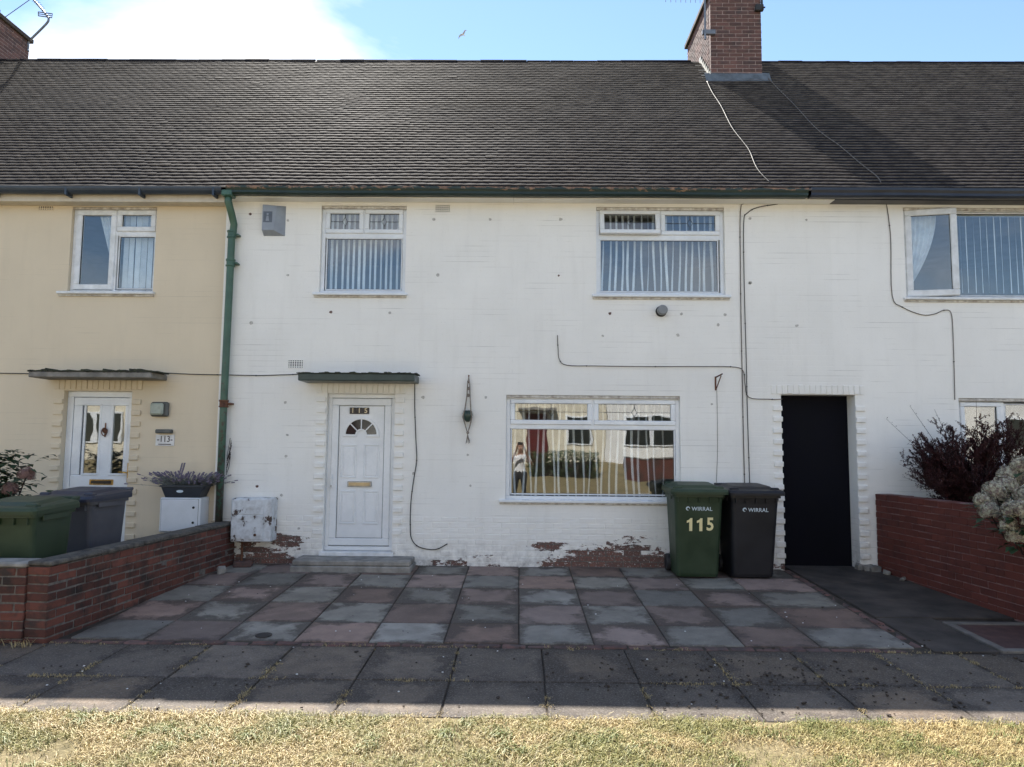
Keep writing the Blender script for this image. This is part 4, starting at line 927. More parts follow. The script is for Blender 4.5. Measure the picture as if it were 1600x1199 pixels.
roof_cable('pale brown coax cable wandering down the roof from the left of the chimney', [(1104, 131), (1112, 148), (1126, 170), (1142, 202), (1160, 226), (1170, 240), (1182, 268), (1203, 291)], M_CABLEW)
roof_cable('grey coax cable trailing down the roof from the right of the chimney', [(1196, 122), (1212, 140), (1240, 168), (1275, 206), (1310, 232), (1345, 262), (1368, 280), (1375, 291)], M_CABLEG)

# ---- aerials
a1 = empty('tv_aerial', (-10.2, 4.6, 9.6), 'bent tube television aerial on the stack at the left end of the roof', 'aerial')
YA = 4.7
q = MB(); q.tube(smooth_path([at(x, y, YA) for x, y in ((43, 79), (44, 68), (48, 62), (72, 38), (76, 30), (74, 26), (68, 18), (52, -1), (30, -30))], 4), .022, 8).build('mast', M_GALV, a1)
q = MB()
for yy in (70, 79): 
    c = at(41, yy, YA); q.box(c.x - .08, c.x + .05, c.y - .03, c.y + .03, c.z - .02, c.z + .02, .004)
q.build('bracket', M_GALV, a1)
q = MB()
A = [at(x, y, YA) for x, y in ((60, 19), (82, 22), (81, 28), (60, 25))]
q.tube(A + [A[0]], .012, 5); B = at(70, 19, YA); q.tube([at(61, 22, YA), at(81, 25, YA)], .010, 5)
for t in range(5):
    c0, c1 = at(62 - t * 3, 10.5 - t * 2.6 + 2, YA + .05), at(70 - t * 2.3, 13 - t * 2.8, YA - .3); q.tube([c0, c1], .005, 4)
q.build('element', M_GALV, a1)
cable('thin stay wire rising from the stack at the left end of the roof', None, M_GALV, .008, 0, 0, [at(8, 27, 3.9), at(25, 15, 3.9), at(46, 0, 3.9), at(70, -18, 3.9)])
a2 = empty('tv_aerial', (3.5, 2.95, 9.3), 'comb like television aerial clamped to the left corner of the chimney', 'aerial')
q = MB(); q.tube([at(1102, 62, 2.9), at(1101, -40, 2.9)], .018, 8).build('mast', M_GALV, a2)
c = at(1106, 50, 2.93); MB().box(c.x - .10, c.x + .14, c.y - .01, c.y + .05, c.z - .045, c.z + .045, .006).build('bracket', M_GALV, a2)
q = MB(); b0, b1 = at(1040, -6, 2.3), at(1101, -4, 2.9); q.tube([b0, b1], .012, 6)
for t in range(9):
    p = b0.lerp(b1, t / 8); q.tube([p + Vector((0, 0, .05)), p - Vector((0, 0, .11))], .006, 4)
q.build('element', M_GALV, a2)
a3 = empty('satellite_bracket', (4.5, 2.95, 9.6), 'dark clamp bracket with a stub mast on the right edge of the chimney', 'bracket')
c = at(1188, 12, 2.95); q = MB().box(c.x - .09, c.x + .06, c.y - .02, c.y + .05, c.z - .06, c.z + .06, .01); q.tube([c + Vector((.03, 0, -.02)), c + Vector((.03, 0, .3))], .02, 8); q.tube([c + Vector((.03, -.05, -.03)), c + Vector((.07, -.05, -.03))], .015, 6); q.build('clamp', M_CABLE, a3)

# ================================================================== garden walls
def brick_wall(root, P0, P1, z_top, courses, mat, mort, th=.215, ch=.0755, bl=.226, cop=None, joint=.010, follow=True, flem=False, relief=.005, copmat=None, perp=None):
    perp = joint if perp is None else perp
    A, B = Vector((*P0, 0)), Vector((*P1, 0)); Ld = (B - A).length; ang = math.atan2(B.y - A.y, B.x - A.x)
    T = Matrix.Translation(A) @ Matrix.Rotation(ang, 4, 'Z'); zt = z_top - (cop or 0)
    core = MB().box(.012, Ld - .012, relief, th - relief, zt - ch * courses - .12, zt - .004).build('mortar_core', mort, root, False, False, False, T)
    for k in range(courses):
        z = zt - ch * (k + .5); off = -(bl / 2) if k % 2 else 0; x = off
        while x < Ld - .02:
            l = bl
            if flem and int(round((x - off) / bl)) % 2: l = bl
            a, b = max(0, x), min(Ld, x + l)
            if b - a > .03 and z > min(gz(A.lerp(B, (a / Ld)).y), 9) - .10:
                brick_obj('brick', round(b - a - perp, 3), th, ch - joint, mat, root, T @ Matrix.Translation(((a + b) / 2, th / 2 + RND.uniform(-.003, .003), z + RND.uniform(-.0015, .0015))) @ Matrix.Rotation(RND.uniform(-.01, .01), 4, 'Z'), 4, .006, .003)
            x += l
    if cop:
        n = max(1, int(Ld / .6)); 
        for i in range(n):
            a, b = Ld * i / n, Ld * (i + 1) / n; MB().box(a + .003, b - .003, -.012, th + .012, zt + .001, z_top + RND.uniform(-.002, .002), .012, None, .004).build('coping_stone', copmat or M_CONC, root, False, False, False, T)
lw = empty('garden_wall', (-3.72, -1.6, -.1), 'low weathered red brick garden wall with mossy coping beside the driveway', 'wall')
brick_wall(lw, (-3.905, -3.27), (-3.60, -.02), .545, 9, M_BRICKG, M_MORTAR, .20, .0745, .232, .042, copmat=pm('mossy_coping', (.13, .115, .095), (.055, .05, .045), 12, .95, 60, .8, .012))
fw_ = empty('garden_wall', (-5.2, -3.2, -.13), 'short red brick front wall with flat concrete coping ahead of the green bin', 'wall')
brick_wall(fw_, (-8.6, -3.262), (-4.098, -3.262), .538, 9, M_BRICKG, M_MORTAR, .20, .0745, .232, .045)
rwl = empty('garden_wall', (4.85, -1.6, -.05), 'smooth dark red painted brick wall beside the side path', 'wall')
# faces towards -X: build from front to back so the visible face is on the path side
brick_wall(rwl, (4.735, -.03), (5.075, -3.22), .985, 14, M_BRICKR, M_MORTARP, .215, .0765, .234, None, .0055, relief=.0065, perp=.0025)
for (x, y, s_) in ((4.66, -.10, .13), (4.72, -.30, .09), (4.62, -.02, .16), (4.74, -.62, .07), (4.56, .03, .14)):
    tag(brick_obj('rubble', s_, s_ * .7, s_ * .6, M_CONC, None, Matrix.Translation((x, y, gz(y) + .03)) @ Matrix.Rotation(RND.uniform(0, 3), 4, 'Z') @ Matrix.Rotation(RND.uniform(-.3, .3), 4, 'X'), 1, .012, .012), 'broken masonry lump at the foot of the passage jamb', 'rubble', 'rubble beside the passage')

# ================================================================== wheelie bins
def rrect(w, d, r, z, yc=0.0, n=4):
    P = []
    for (sx, sy, a0) in ((1, 1, 0), (-1, 1, pi / 2), (-1, -1, pi), (1, -1, 3 * pi / 2)):
        for i in range(n + 1):
            a = a0 + pi / 2 * i / n; P.append(Vector((sx * (w / 2 - r) + r * cos(a), yc + sy * (d / 2 - r) + r * sin(a), z)))
    return P
def loft(rings, cap0=True, cap1=True):
    m = MB(); n = len(rings[0])
    for r in rings: m.v += r
    for k in range(len(rings) - 1):
        for i in range(n): j = (i + 1) % n; m.f.append((k * n + i, k * n + j, (k + 1) * n + j, (k + 1) * n + i))
    if cap0: m.f.append(tuple(range(n))[::-1])
    if cap1: m.f.append(tuple((len(rings) - 1) * n + i for i in range(n)))
    return m
def wheelie_bin(loc, rz, label, body, lid, number=None, logo=True, s=1.0, group='wheelie bins'):
    "front of the bin faces -Y locally"
    r = empty('wheelie_bin', loc, label, 'bin', group, rz); r.scale = (s, s, s)
    R_ = [rrect(.47, .44, .05, .012, .03), rrect(.48, .46, .05, .05, .025), rrect(.545, .60, .05, .86, -.005), rrect(.555, .615, .05, .93, -.01), rrect(.60, .66, .055, .935, -.015), rrect(.60, .66, .055, .985, -.015)]
    loft(R_, True, True).build('body', body, r, True, smooth=False, recalc=True)
    for x in (-.235, -.12, 0, .12, .235):                       # vertical stiffening fins under the rim
        MB().box(x - .004, x + .004, -.338, -.30, .875, .936, .002).build('rim_fin', body, r, True)
    for x in (-.306, .295): MB().box(x, x + .011, -.22, .16, .90, .95, .003).build('side_grip', body, r, True)
    def lid_ring(w, y0, y1, rr, zf, zb):
        P = rrect(w, y1 - y0, rr, 0, (y0 + y1) / 2)
        for p in P: p.z = zf + (zb - zf) * (p.y - y0) / (y1 - y0)
        return P
    Ld = [lid_ring(.625, -.385, .33, .05, .968, .972), lid_ring(.655, -.40, .335, .06, .966, .972), lid_ring(.660, -.402, .335, .06, .995, 1.012), lid_ring(.64, -.385, .325, .06, 1.022, 1.038), lid_ring(.50, -.28, .25, .06, 1.034, 1.062), lid_ring(.43, -.225, .20, .05, 1.062, 1.082), lid_ring(.39, -.19, .17, .05, 1.066, 1.086)]
    l = loft(Ld).build('lid', lid, r, True, recalc=True)
    for x in (-.235, .235): MB().box(x - .055, x + .055, -.30, -.235, 1.018, 1.052, .012).build('lid_grip', lid, l, True)
    hb = MB(); hb.tube([(-.27, .385, 1.055), (.27, .385, 1.055)], .016, 8)
    for x in (-.25, 0, .25): hb.box(x - .02, x + .02, .30, .39, .99, 1.06, .008)
    hb.build('handle', body, r, True)
    for x in (-.265, .265):
        wq = MB().lathe([(.03, -.028), (.095, -.028), (.105, -.018), (.105, .018), (.095, .028), (.03, .028)], (0, 0, 0), 20, Matrix.Translation((x, .255, .104)) @ Matrix.Rotation(pi / 2, 4, 'Y')).build('wheel', M_RUBBER, r, True)
    lean = math.atan2(.085, .93)
    def face(x, z, dy=-.002):
        t = (z - .05) / (.86 - .05); y = -(.205 + (.305 - .205) * t) + dy
        return Matrix.Translation((x, y, z)) @ Matrix.Rotation(pi / 2 + math.atan2(.10, .81), 4, 'X')
    if logo:
        text('WIRRAL', .062, M_SILVER, face(.035, .795), r, 'council_lettering', .0008, .0009, 1.0, True, space=1.05)
        lo = MB()
        for i in range(14):
            a0, a1 = -.2 + 5.2 * i / 14, -.2 + 5.2 * (i + 1) / 14; P = [(.024 * cos(a0), .024 * sin(a0)), (.024 * cos(a1), .024 * sin(a1)), (.013 * cos(a1) + .004, .013 * sin(a1) - .003), (.013 * cos(a0) + .004, .013 * sin(a0) - .003)]
            lo.quad(*[face(-.125, .80) @ Vector((px, py, .0008)) for px, py in P])
        lo.build('emblem', M_SILVER, r, True)
    if number:
        for i, ch in enumerate(number):
            if ch == '1': MB().prism([(-.008, -.075), (.027, -.075), (.027, .075), (.004, .075), (-.010, .056), (-.036, .044), (-.036, .018), (-.008, .028)], -.0008, .0008, face(-.10 + i * .115, .615) @ Matrix.Rotation(-pi / 2, 4, 'X')).build('sticker_numeral', M_STICK, r, True, recalc=True)
            else: text(ch, .205, M_STICK, face(-.10 + i * .115, .615), r, 'sticker_numeral', .0008, .0055, .86, True)
    return r
yb = -.40
wheelie_bin((2.285, -.405, gz(-.4) + .004), radians(-2), 'dark green wheelie bin with number stickers beside the wide window', M_BINGREEN, M_BINGREEN, '115', True, 1.05)
wheelie_bin((2.945, -.405, gz(-.4) + .004), radians(1.5), 'charcoal wheelie bin standing between the green bin and the black passage door', M_BINBLACK, M_BINBLACK, None, True, 1.04)
wheelie_bin((-4.60, -2.62, gz(-2.66) + .004), radians(3), 'dark green wheelie bin behind the low front wall of the cream house', M_BINGREEN, M_BINGREEN, None, False, 1.05)
wheelie_bin((-4.63, -1.62, gz(-1.6) + .004), radians(-4), 'grey wheelie bin with navy lid in front of the half glazed door', M_BINGREY, M_BINNAVY, None, False, 1.04)

# ================================================================== plants
def leaf_poly(m, c, d, up, l, wd):
    d = d.normalized(); s_ = d.cross(up).normalized() if d.cross(up).length > 1e-4 else Vector((1, 0, 0)); n = s_.cross(d)
    a = c + d * l * .5; e = c + d * l - n * l * .12
    m.quad(c, a + s_ * wd / 2 + n * wd * .12, e, a - n * 0 + n * l * .02); m.quad(c, a + n * l * .02, e, a - s_ * wd / 2 + n * wd * .12)
def mophead(m, c, r, n, RN=RND):
    for i in range(n):
        z = RN.uniform(-.55, 1); a = RN.uniform(0, 2 * pi); q_ = math.sqrt(max(0, 1 - z * z)); d = Vector((q_ * cos(a), q_ * sin(a), z)); p = c + d * r * RN.uniform(.72, 1.10)
        t = d.orthogonal().normalized(); b = d.cross(t); rot = RN.uniform(0, 2 * pi); s_ = RN.uniform(.012, .021)
        for k in range(4):
            aa = rot + k * pi / 2; e = t * cos(aa) + b * sin(aa); f = t * cos(aa + pi / 2) + b * sin(aa + pi / 2)
            m.quad(p, p + (e * .75 + f * .35) * s_ + d * .003, p + e * s_ * 1.15 + d * RN.uniform(-.002, .006), p + (e * .75 - f * .35) * s_ + d * .003)
def hydrangea(name, label, c, spread, heads, fm, nleaf, hz):
    r = empty(name, (c[0], c[1], gz(c[1])), label, 'plant'); stem, lf, fl_ = MB(), MB(), MB(); base_ = Vector((c[0], c[1], gz(c[1])))
    for (x, y, z, rad) in heads:
        p = Vector((x, y, z)); stem.tube([base_ + Vector((RND.gauss(0, .06), RND.gauss(0, .06), 0)), base_.lerp(p, .6) + Vector((0, 0, .05)), p], .008, 5); mophead(fl_, p, rad, int(520 * (rad / .12) ** 2))
        fl_.lathe([(rad * .35, -rad * .4), (rad * .66, -rad * .1), (rad * .68, rad * .25), (rad * .45, rad * .5), (.01, rad * .66)], p, 10)
        for k in range(10):
            a = RND.uniform(0, 2 * pi); leaf_poly(lf, p + Vector((cos(a) * .04, sin(a) * .04, -rad * RND.uniform(.6, 1.3))), Vector((cos(a), sin(a), RND.uniform(-.3, .3))), Vector((0, 0, 1)), RND.uniform(.10, .17), RND.uniform(.06, .09))
    for k in range(nleaf):
        p = Vector((RND.gauss(c[0], spread[0]), RND.gauss(c[1], spread[1]), RND.uniform(hz[0], hz[1]))); a = RND.uniform(0, 2 * pi); leaf_poly(lf, p, Vector((cos(a), sin(a), RND.uniform(-.5, .4))), Vector((0, 0, 1)), RND.uniform(.09, .16), RND.uniform(.05, .09))
    stem.build('stem', M_TWIG, r); lf.build('foliage', M_HYL, r); fl_.build('flower_heads', fm, r)
    return r
def hp(px, py, Y, rad): p = at(px, py, Y); return (p.x, p.y, p.z, rad)
hydrangea('hydrangea_bush', 'hydrangea bush with faded cream flower heads leaning over the red wall', (5.55, -1.72, 0), (.22, .16),
    [hp(1578, 745, -1.62, .12), hp(1608, 752, -1.7, .11), hp(1553, 768, -2.2, .10), hp(1546, 800, -2.32, .095), hp(1583, 797, -2.6, .09), hp(1605, 775, -2.4, .11), hp(1588, 838, -2.62, .085), hp(1612, 812, -2.7, .09), hp(1560, 778, -1.9, .10), hp(1640, 750, -1.6, .11), hp(1598, 770, -1.5, .10), hp(1535, 782, -2.25, .075), hp(1570, 760, -2.0, .11), hp(1595, 728, -1.7, .10), hp(1575, 820, -2.6, .075), hp(1600, 795, -2.75, .09)], M_HYF, 160, (.65, 1.2))
hydrangea('hydrangea_bush', 'dark green hydrangea bush with dried pink heads behind the green bin', (-6.0, -1.1, 0), (.17, .16),
    [hp(42, 742, -1.25, .085), hp(16, 765, -1.3, .08), hp(-14, 760, -1.2, .09), hp(-30, 735, -1.1, .09)], M_HYP, 620, (.75, 1.45))
# purple barberry
bb = empty('barberry_shrub', (5.72, -.62, 0), 'spiky dark purple shrub growing behind the red wall under the window', 'shrub')
tw, lf = MB(), MB(); RB = random.Random(5)
def spray(p, d, l, r, lev):
    n = 6; P = [p]; dd = d.copy()
    for i in range(n):
        dd = (dd + Vector((RB.gauss(0, .10), RB.gauss(0, .10), RB.gauss(0, .08) + (.02 if lev else .03)))).normalized(); P.append(P[-1] + dd * l / n)
    tw.tube(P, r, 4, False, r * .35)
    for i in range(1, n + 1):
        for k in range(5 if lev else 3):
            c = P[i - 1].lerp(P[i], RB.random()); a = Vector((RB.gauss(0, 1), RB.gauss(0, 1), RB.gauss(0, 1))); leaf_poly(lf, c, a + dd * .6, Vector((.1, .2, 1)), RB.uniform(.014, .03), RB.uniform(.009, .017))
        if lev < 2 and i > 1:
            for k in range(3 - lev):
                a = (dd + Vector((RB.gauss(0, .6), RB.gauss(0, .6), RB.gauss(.1, .4)))).normalized(); spray(P[i], a, l * RB.uniform(.22, .42), r * .5, lev + 1)
for i in range(30):
    a = RB.uniform(0, 2 * pi); t = RB.uniform(.05, .85); d = Vector((cos(a) * t - .12, sin(a) * t * .65, 1.0)); spray(Vector((5.72 + RB.gauss(0, .05), -.62 + RB.gauss(0, .04), .55)), d, RB.uniform(.7, 1.12), .009, 0)
for (px, py) in ((1422, 635), (1385, 655), (1405, 725), (1410, 745), (1460, 640), (1525, 622)):
    e = at(px, py, -.75); b = Vector((5.70, -.62, .8)); tw.tube([b, b.lerp(e, .5) + Vector((0, 0, .04)), e], .005, 4, False, .0015)
    for k in range(26):
        c = b.lerp(e, RB.uniform(.3, 1)); leaf_poly(lf, c + Vector((0, 0, .02)), Vector((RB.gauss(0, 1), RB.gauss(0, 1), RB.gauss(0, 1))), Vector((.1, .2, 1)), .02, .011)
for i in range(70):                                   # long bare whips round the outline
    a = RB.uniform(-.2, pi + .2); t = RB.uniform(.5, 1.25); b = Vector((5.70 + RB.gauss(0, .06), -.62 + RB.gauss(0, .06), RB.uniform(.75, 1.1))); e = b + Vector((-cos(a) * t * .62 - .08, RB.gauss(0, .12), sin(a) * t * .55 + .03))
    if e.y > -.1: e.y = -.15
    tw.tube([b, b.lerp(e, .5) + Vector((RB.gauss(0, .02), 0, RB.gauss(0, .02))), e], .0038, 3, False, .0014)
    for k in range(14):
        c = b.lerp(e, RB.uniform(.2, 1)); leaf_poly(lf, c, Vector((RB.gauss(0, 1), RB.gauss(0, 1), RB.gauss(0, 1))), Vector((.1, .2, 1)), RB.uniform(.012, .022), .010)
tw.tube([(5.72, -.62, -.05), (5.72, -.62, .6)], .035, 7).build('branches', M_TWIG, bb); lf.build('foliage', M_BARB, bb)
# sprig climbing beside the downpipe
sg = empty('dry_weed', (-3.70, -.05, 1.1), 'thin dry weed growing out beside the downpipe', 'plant'); q = MB()
for k in range(9): 
    b = Vector((-3.74, -.06, 1.15 + .03 * k)); q.tube([b, b + Vector((RND.uniform(.01, .05), -.01, .10)), b + Vector((RND.uniform(.03, .07), -.02, .24))], .004, 4)
q.build('stem', M_TWIG, sg)

# ================================================================== gull
gp = CAM + (ROT @ Vector(((723 - 800) / 1109, -(54 - 599.5) / 1109, -1.0))) * 95
gl = empty('gull', gp, 'small white gull gliding in the blue sky above the roof', 'bird')
ri = ROT @ Vector((1, 0, 0)); up_ = ROT @ Vector((0, 1, 0)); bk = ROT @ Vector((0, 0, 1))
def gv(a, b, c=0.0): return gp + ri * a + up_ * b + bk * c
q = MB(); q.tube([gv(.28, -.16, -.1), gv(.18, -.10), gv(0, 0, .05), gv(-.10, .06, .06), gv(-.17, .09, .05)], .05, 8, True, .03); 
q.build('body', M_GULLW, gl, smooth=True)
def wing(pts, wd):
    m = MB(); n = len(pts)
    for k, (a, b) in enumerate(pts):
        w_ = wd * (1 - .85 * (k / (n - 1)) ** 1.5)
        for th in (-.012, .012): m.v += [gv(a - w_ * .3, b + w_ * .3, .05 + th), gv(a + w_ * .6, b - w_ * .7, th)]
    for k in range(n - 1):
        o_ = 4 * k; m.f += [(o_, o_ + 1, o_ + 5, o_ + 4), (o_ + 2, o_ + 6, o_ + 7, o_ + 3), (o_, o_ + 4, o_ + 6, o_ + 2), (o_ + 1, o_ + 3, o_ + 7, o_ + 5)]
    m.f += [(0, 2, 3, 1), (4 * n - 4, 4 * n - 3, 4 * n - 1, 4 * n - 2)]
    m.build('wing', M_GULLG, gl, recalc=True)
wing([(0, 0), (.12, .2), (.24, .42), (.34, .54), (.52, .53)], .20); wing([(0, 0), (-.22, -.04), (-.42, -.2), (-.52, -.40), (-.56, -.58)], .20)

# ================================================================== verge grass, weeds and dirt
def tuft(m, x, y, z, n, hmin, hmax, spread, RN, wd=.0022):
    for i in range(n):
        a = RN.uniform(0, 2 * pi); h = RN.uniform(hmin, hmax); lean = RN.uniform(.3, 1.9); b = Vector((x + RN.gauss(0, spread), y + RN.gauss(0, spread), z - .004)); d = Vector((cos(a), sin(a), 0)); s_ = Vector((-sin(a), cos(a), 0)) * RN.uniform(.7, 1.3) * wd
        m1 = b + d * h * lean * .35 + Vector((0, 0, h * .62)); m2 = b + d * h * lean + Vector((0, 0, h * max(.12, 1.0 - .45 * lean))); k = len(m.v)
        m.v += [b - s_, b + s_, m1 + s_ * .8, m1 - s_ * .8, m2]; m.f += [(k, k + 1, k + 2, k + 3), (k + 3, k + 2, k + 4)]
g = MB(); RG = random.Random(3)
for i in range(17500):
    x = RG.uniform(-4.6, 4.6); y = -4.70 - abs(RG.gauss(0, 1)) * .62 if RG.random() < .8 else RG.uniform(-6.4, -4.7)
    edge = .10 * noise.noise((x * 1.3, 0, 4)) + .06 * noise.noise((x * 5, 0, 9)) + .02
    if y > -4.70 + edge or y < -6.4: continue
    dn = noise.noise((x * 1.6, y * 1.6, 1.0)) + .5 * noise.noise((x * 5, y * 5, 3.0))
    if dn < -.38 and RG.random() < .85: continue
    tuft(g, x, y, gz(y), RG.randint(4, 7), .018, .052 + .040 * max(0, dn), .030, RG, .0017)
tag(g.build('verge_grass', M_BLADE), 'short sun bleached grass of the verge along the footway', 'grass', kind='stuff')
g2 = MB()
for i in range(90):
    x = RG.uniform(-4.4, 4.4); y = RG.uniform(-5.6, -4.72); tuft(g2, x, y, gz(y), RG.randint(25, 60), .03, .075, .035, RG, .0026)
tag(g2.build('green_grass_tufts', pm('green_grass_blade', (.11, .15, .03), (.22, .22, .065), 40, .6, 60, 0)), 'taller green tufts scattered through the bleached verge grass', 'grass', kind='stuff')
g3 = MB()
jx = [.30 + .695 * k for k in range(-8, 8)]
for i in range(1100):
    r_ = RG.random()
    if r_ < .55: x = RG.choice(jx) + RG.gauss(0, .012); y = RG.uniform(-4.7, -3.3)
    elif r_ < .8: x = RG.uniform(-3.5, 4.5); y = -4.03 + RG.gauss(0, .012)
    else: x = RG.uniform(-4.2, 4.5); y = -3.24 + RG.gauss(0, .02)
    if noise.noise((x * 1.7, y * 2.3, 7.7)) < -.02: continue
    tuft(g3, x, y, gz(y) - .004, RG.randint(4, 10), .008, .028, .015, RG, .0022)
for i in range(26): tuft(g3, RG.uniform(-4.7, -4.0), -3.36 + RG.gauss(0, .05), gz(-3.36), 9, .02, .09, .04, RG, .003)
tag(g3.build('joint_weeds', M_STRAW), 'dry weeds growing in the joints of the footway', 'weeds', kind='stuff')
dd_ = MB()
def crumb(x, y, s_):
    dd_.box(-s_, s_, -s_ * .8, s_ * .8, -s_ * .3, s_ * .5, s_ * .3, Matrix.Translation((x, y, gz(y) + s_ * .25 + .002)) @ Matrix.Rotation(RG.uniform(0, 3), 4, 'Z') @ Matrix.Rotation(RG.uniform(-.5, .5), 4, 'X'), s_ * .18)
for i in range(620):
    r_ = RG.random()
    if r_ < .5: x = RG.gauss(1.9, .75); y = RG.gauss(-3.95, .33)
    elif r_ < .7: x = RG.uniform(-3.5, 5); y = RG.uniform(-4.7, -3.2)
    elif r_ < .85: x = RG.gauss(3.6, .12); y = RG.uniform(-3.2, -.2)
    else: x = RG.gauss(4.3, .3); y = RG.uniform(-2.2, -.1)
    if y > -.05 or y < -4.9 or x > 4.75: continue
    crumb(x, y, RG.uniform(.003, .010) if RG.random() < .9 else RG.uniform(.010, .017))
for i in range(140): crumb(RG.uniform(-3.3, 3.5), RG.uniform(-3.14, -.1), RG.uniform(.002, .006))
tag(dd_.build('dirt_crumbs', M_DIRT), 'dark dirt crumbs scattered over the slabs', 'dirt', kind='stuff')
pb_ = MB()
for i in range(70):
    x, y, s_ = RG.uniform(-3.5, 5), RG.uniform(-4.7, -.6), RG.uniform(.003, .008)
    if x > 4.7: continue
    pb_.box(-s_, s_, -s_, s_, -s_ * .4, s_ * .4, s_ * .3, Matrix.Translation((x, y, gz(y) + .005)) @ Matrix.Rotation(RG.uniform(0, 3), 4, 'Z'))
tag(pb_.build('pale_chips', M_PLAQUE), 'tiny pale stone chips scattered over the slabs', 'chips', kind='stuff')

# ================================================================== street opposite (seen mirrored in the panes)
def far_house(x0, x1, label, wmat, rmat):
    Y = -21.0; z0 = .75; r = empty('street_house', ((x0 + x1) / 2, Y - 3.5, z0), label, 'house', 'houses across the street')
    MB().box(x0 + .01, x1 - .01, Y - 7, Y, z0 - .3, z0 + 5.0).build('wall', wmat, r)
    q = MB(); q.v = [Vector(v) for v in ((x0, Y + .3, z0 + 4.9), (x1, Y + .3, z0 + 4.9), (x1, Y - 3.5, z0 + 7.5), (x0, Y - 3.5, z0 + 7.5), (x1, Y - 7.3, z0 + 4.9), (x0, Y - 7.3, z0 + 4.9))]
    q.f = [(0, 1, 2, 3), (3, 2, 4, 5), (1, 4, 2), (0, 3, 5), (0, 5, 4, 1)]; q.build('roof', rmat, r, recalc=True)
    for (a, b, c, d) in ((.9, 2.9, 3.3, 4.5), (5.0, 6.6, 3.3, 4.5), (.8, 3.1, .75, 2.1), (6.3, 7.4, .9, 2.1)):
        w_ = MB(); w_.box(x0 + a, x0 + b, Y - .01, Y + .06, z0 + c, z0 + d, .01).build('window', M_UPVC, r)
        n = 2 if b - a > 1.5 else 1
        for k in range(n):
            l = (b - a) / n; MB().box(x0 + a + k * l + .08, x0 + a + (k + 1) * l - .08, Y + .055, Y + .07, z0 + c + .08, z0 + d - .08).build('pane', M_GLASSD, r)
    MB().box(x0 + 4.6, x0 + 5.5, Y - .01, Y + .08, z0 + .1, z0 + 2.15, .01).build('door', pm('dark_red_door', (.12, .02, .02), None, 5, .4), r)
    MB().box(x0 + 4.3, x0 + 5.8, Y, Y + .6, z0 + 2.3, z0 + 2.42, .01).build('door_canopy', M_CONC, r)
far_house(-12.2, -4.2, 'white rendered house across the street with wide windows', M_WHITE2, M_TILE)
far_house(-4.2, 3.8, 'pale cream rendered house across the street with dark red door', pm('pale_cream_render', (.72, .66, .52), (.62, .57, .46), 3, .85), M_TILE)
far_house(3.8, 11.8, 'bright white rendered house across the street behind a brick wall', pm('bright_white_render', (.80, .79, .76), (.72, .71, .69), 3, .85), M_TILE)
far_house(-20.2, -12.2, 'cream rendered house at the far end of the street opposite the cream house', MT['pale_cream_render'], M_TILE)
far_house(11.8, 19.8, 'white rendered house across the street beyond the brick wall end', M_WHITE2, M_TILE)
far_house(19.8, 27.8, 'last pale rendered house at the far end across the street', MT['bright_white_render'], M_TILE)
ow = empty('garden_wall', (7, -18.2, .3), 'red brick garden wall across the street', 'wall')
MB().box(4.2, 12, -18.3, -18.08, gz(-18.2) - .2, gz(-18.2) + .75, .01).build('brick_face', M_BRICKG, ow); MB().box(4.18, 12.02, -18.33, -18.05, gz(-18.2) + .751, gz(-18.2) + .81, .01).build('coping_stone', M_CONC, ow)
hg_ = empty('hedge', (1.6, -18.6, .35), 'clipped green hedge across the street', 'hedge'); q = MB(); RH = random.Random(8)
for i in range(5000):
    c = Vector((RH.uniform(.4, 3.2), RH.uniform(-19.0, -18.2), gz(-18.6) + RH.uniform(.02, .95))); leaf_poly(q, c, Vector((RH.gauss(0, 1), RH.gauss(.3, 1), RH.gauss(.3, 1))), Vector((.1, .1, 1)), .09, .05)
q.build('foliage', leaf('hedge_leaf', (.06, .10, .03), (.035, .065, .02)), hg_); MB().box(.6, 3.0, -18.85, -18.4, gz(-18.6) - .1, gz(-18.6) + .5, .05).build('stem_core', M_TWIG, hg_)

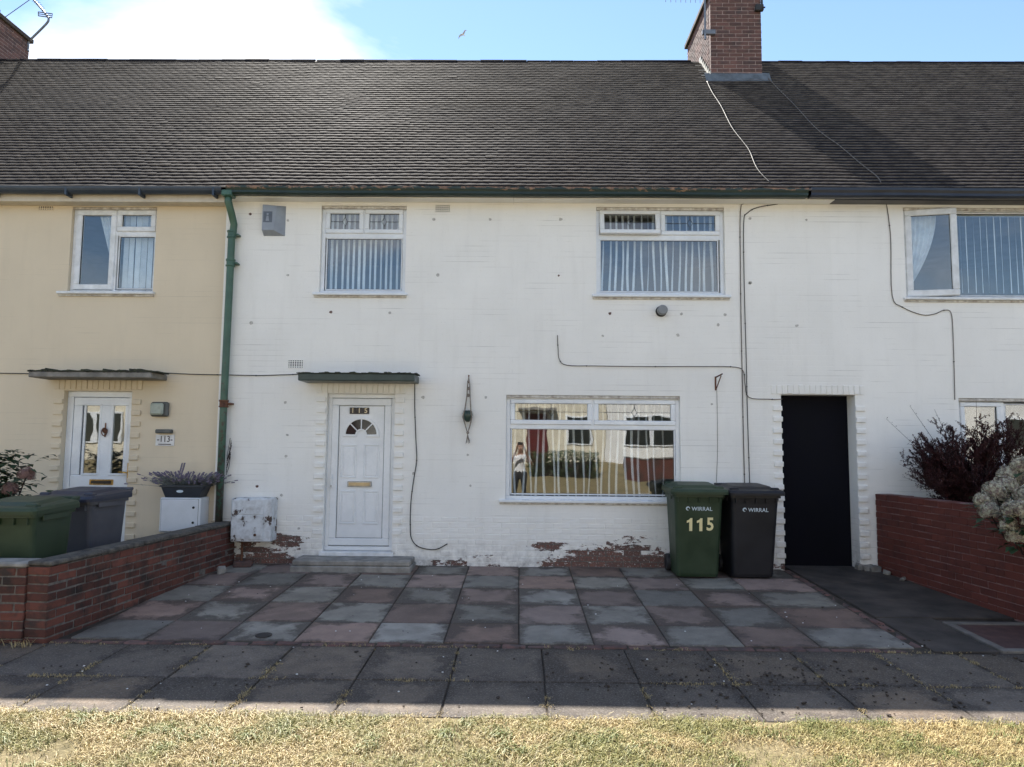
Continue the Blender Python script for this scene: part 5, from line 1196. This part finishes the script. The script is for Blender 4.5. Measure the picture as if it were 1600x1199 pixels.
# ---- the photographer, standing behind the lens (mirrored in the wide window)
def person():
    px_, py_0, g0 = CAM.x + .02, CAM.y - .52, gz(CAM.y - .52)
    V = {}; E = []
    def v(n, x, y, z, rx, ry=None): V[n] = (Vector((px_ + x, py_0 + y, g0 + z)), rx, ry or rx)
    def e(*n):
        for a, b in zip(n, n[1:]): E.append((a, b))
    v('pel', 0, 0, .95, .15, .11); v('waist', 0, .0, 1.10, .135, .10); v('chest', 0, .0, 1.30, .16, .11); v('sh', 0, -.005, 1.43, .10, .08); v('neck', 0, .01, 1.52, .055); v('head0', 0, .03, 1.60, .075, .085); v('head1', 0, .03, 1.70, .082, .095); v('head2', 0, .02, 1.76, .06, .07)
    e('pel', 'waist', 'chest', 'sh', 'neck', 'head0', 'head1', 'head2'); v('nose', 0, .125, 1.655, .014); e('head0', 'nose')
    for s_, t in ((-1, 'l'), (1, 'r')):
        v('hip' + t, s_ * .10, 0, .88, .095); v('kn' + t, s_ * .12, .02, .50, .062); v('an' + t, s_ * .13, -.01, .09, .042); v('toe' + t, s_ * .15, .17, .035, .036); e('pel', 'hip' + t, 'kn' + t, 'an' + t, 'toe' + t)
        v('sd' + t, s_ * .19, 0, 1.41, .066); v('el' + t, s_ * .27, .17, 1.22, .046); v('wr' + t, s_ * .11, .37, 1.62, .030); v('pa' + t, s_ * .085, .405, 1.68, .030, .022); e('sh', 'sd' + t, 'el' + t, 'wr' + t, 'pa' + t)
        for k, (dz, ln) in enumerate(((.045, .055), (.025, .062), (.005, .058), (-.015, .045))):
            v('f%d%s' % (k, t), s_ * .088, .435, 1.70 + dz, .0095); v('g%d%s' % (k, t), s_ * (.088 - ln * .4), .448, 1.70 + dz, .0085); e('pa' + t, 'f%d%s' % (k, t), 'g%d%s' % (k, t))
        v('th0' + t, s_ * .075, .385, 1.715, .011); v('th1' + t, s_ * .05, .385, 1.735, .009); e('pa' + t, 'th0' + t, 'th1' + t)
    names = list(V); me = bpy.data.meshes.new('person'); me.from_pydata([tuple(V[n][0]) for n in names], [(names.index(a), names.index(b)) for a, b in E], [])
    o = bpy.data.objects.new('tmp', me); COL.objects.link(o); o.modifiers.new('skin', 'SKIN'); sb = o.modifiers.new('sub', 'SUBSURF'); sb.levels = 2; sb.render_levels = 2
    sv = me.skin_vertices[0].data if me.skin_vertices else None
    if sv is None:
        b = bmesh.new(); b.from_mesh(me); b.verts.layers.skin.verify(); b.to_mesh(me); b.free(); sv = me.skin_vertices[0].data
    for i, n in enumerate(names): sv[i].radius = (V[n][1], V[n][2]); sv[i].use_root = (n == 'pel')
    bpy.context.view_layer.update()
    m2 = bpy.data.meshes.new_from_object(o.evaluated_get(bpy.context.evaluated_depsgraph_get())); bpy.data.objects.remove(o)
    m2.materials.clear()
    for mt in (pm('skin_tone', (.42, .25, .18), (.38, .22, .16), 20, .5, 60, .05), pm('white_tshirt', (.78, .78, .78), (.70, .70, .72), 12, .9), pm('dark_trousers', (.025, .026, .032), None, 12, .9), pm('dark_hair', (.03, .02, .015), None, 30, .7), pm('dark_shoe', (.03, .03, .03), None, 12, .6)): m2.materials.append(mt)
    for p in m2.polygons:
        c = p.center; z = c.z - g0; x = abs(c.x - px_); y = c.y - py_0; k = 0
        if z < .11: k = 4
        elif z < 1.0: k = 2
        elif z < 1.47 and not (y > .13 and x > .06) : k = 1
        elif z > 1.70 and y < .30 and (y < .07 or z > 1.775): k = 3
        p.material_index = k; p.use_smooth = True
    m2.name = 'person'; po = link('person', m2); tag(po, 'person in white t-shirt and dark trousers holding up a phone', 'person')
    for s_ in (-1, 1):
        pass
    ph = MB().box(px_ - .078, px_ + .078, CAM.y - .085, CAM.y - .076, CAM.z - .038, CAM.z + .038, .004).build('phone', M_RUBBER); tag(ph, 'dark phone held up by the photographer', 'phone')
person()
print('objects', len(bpy.data.objects))
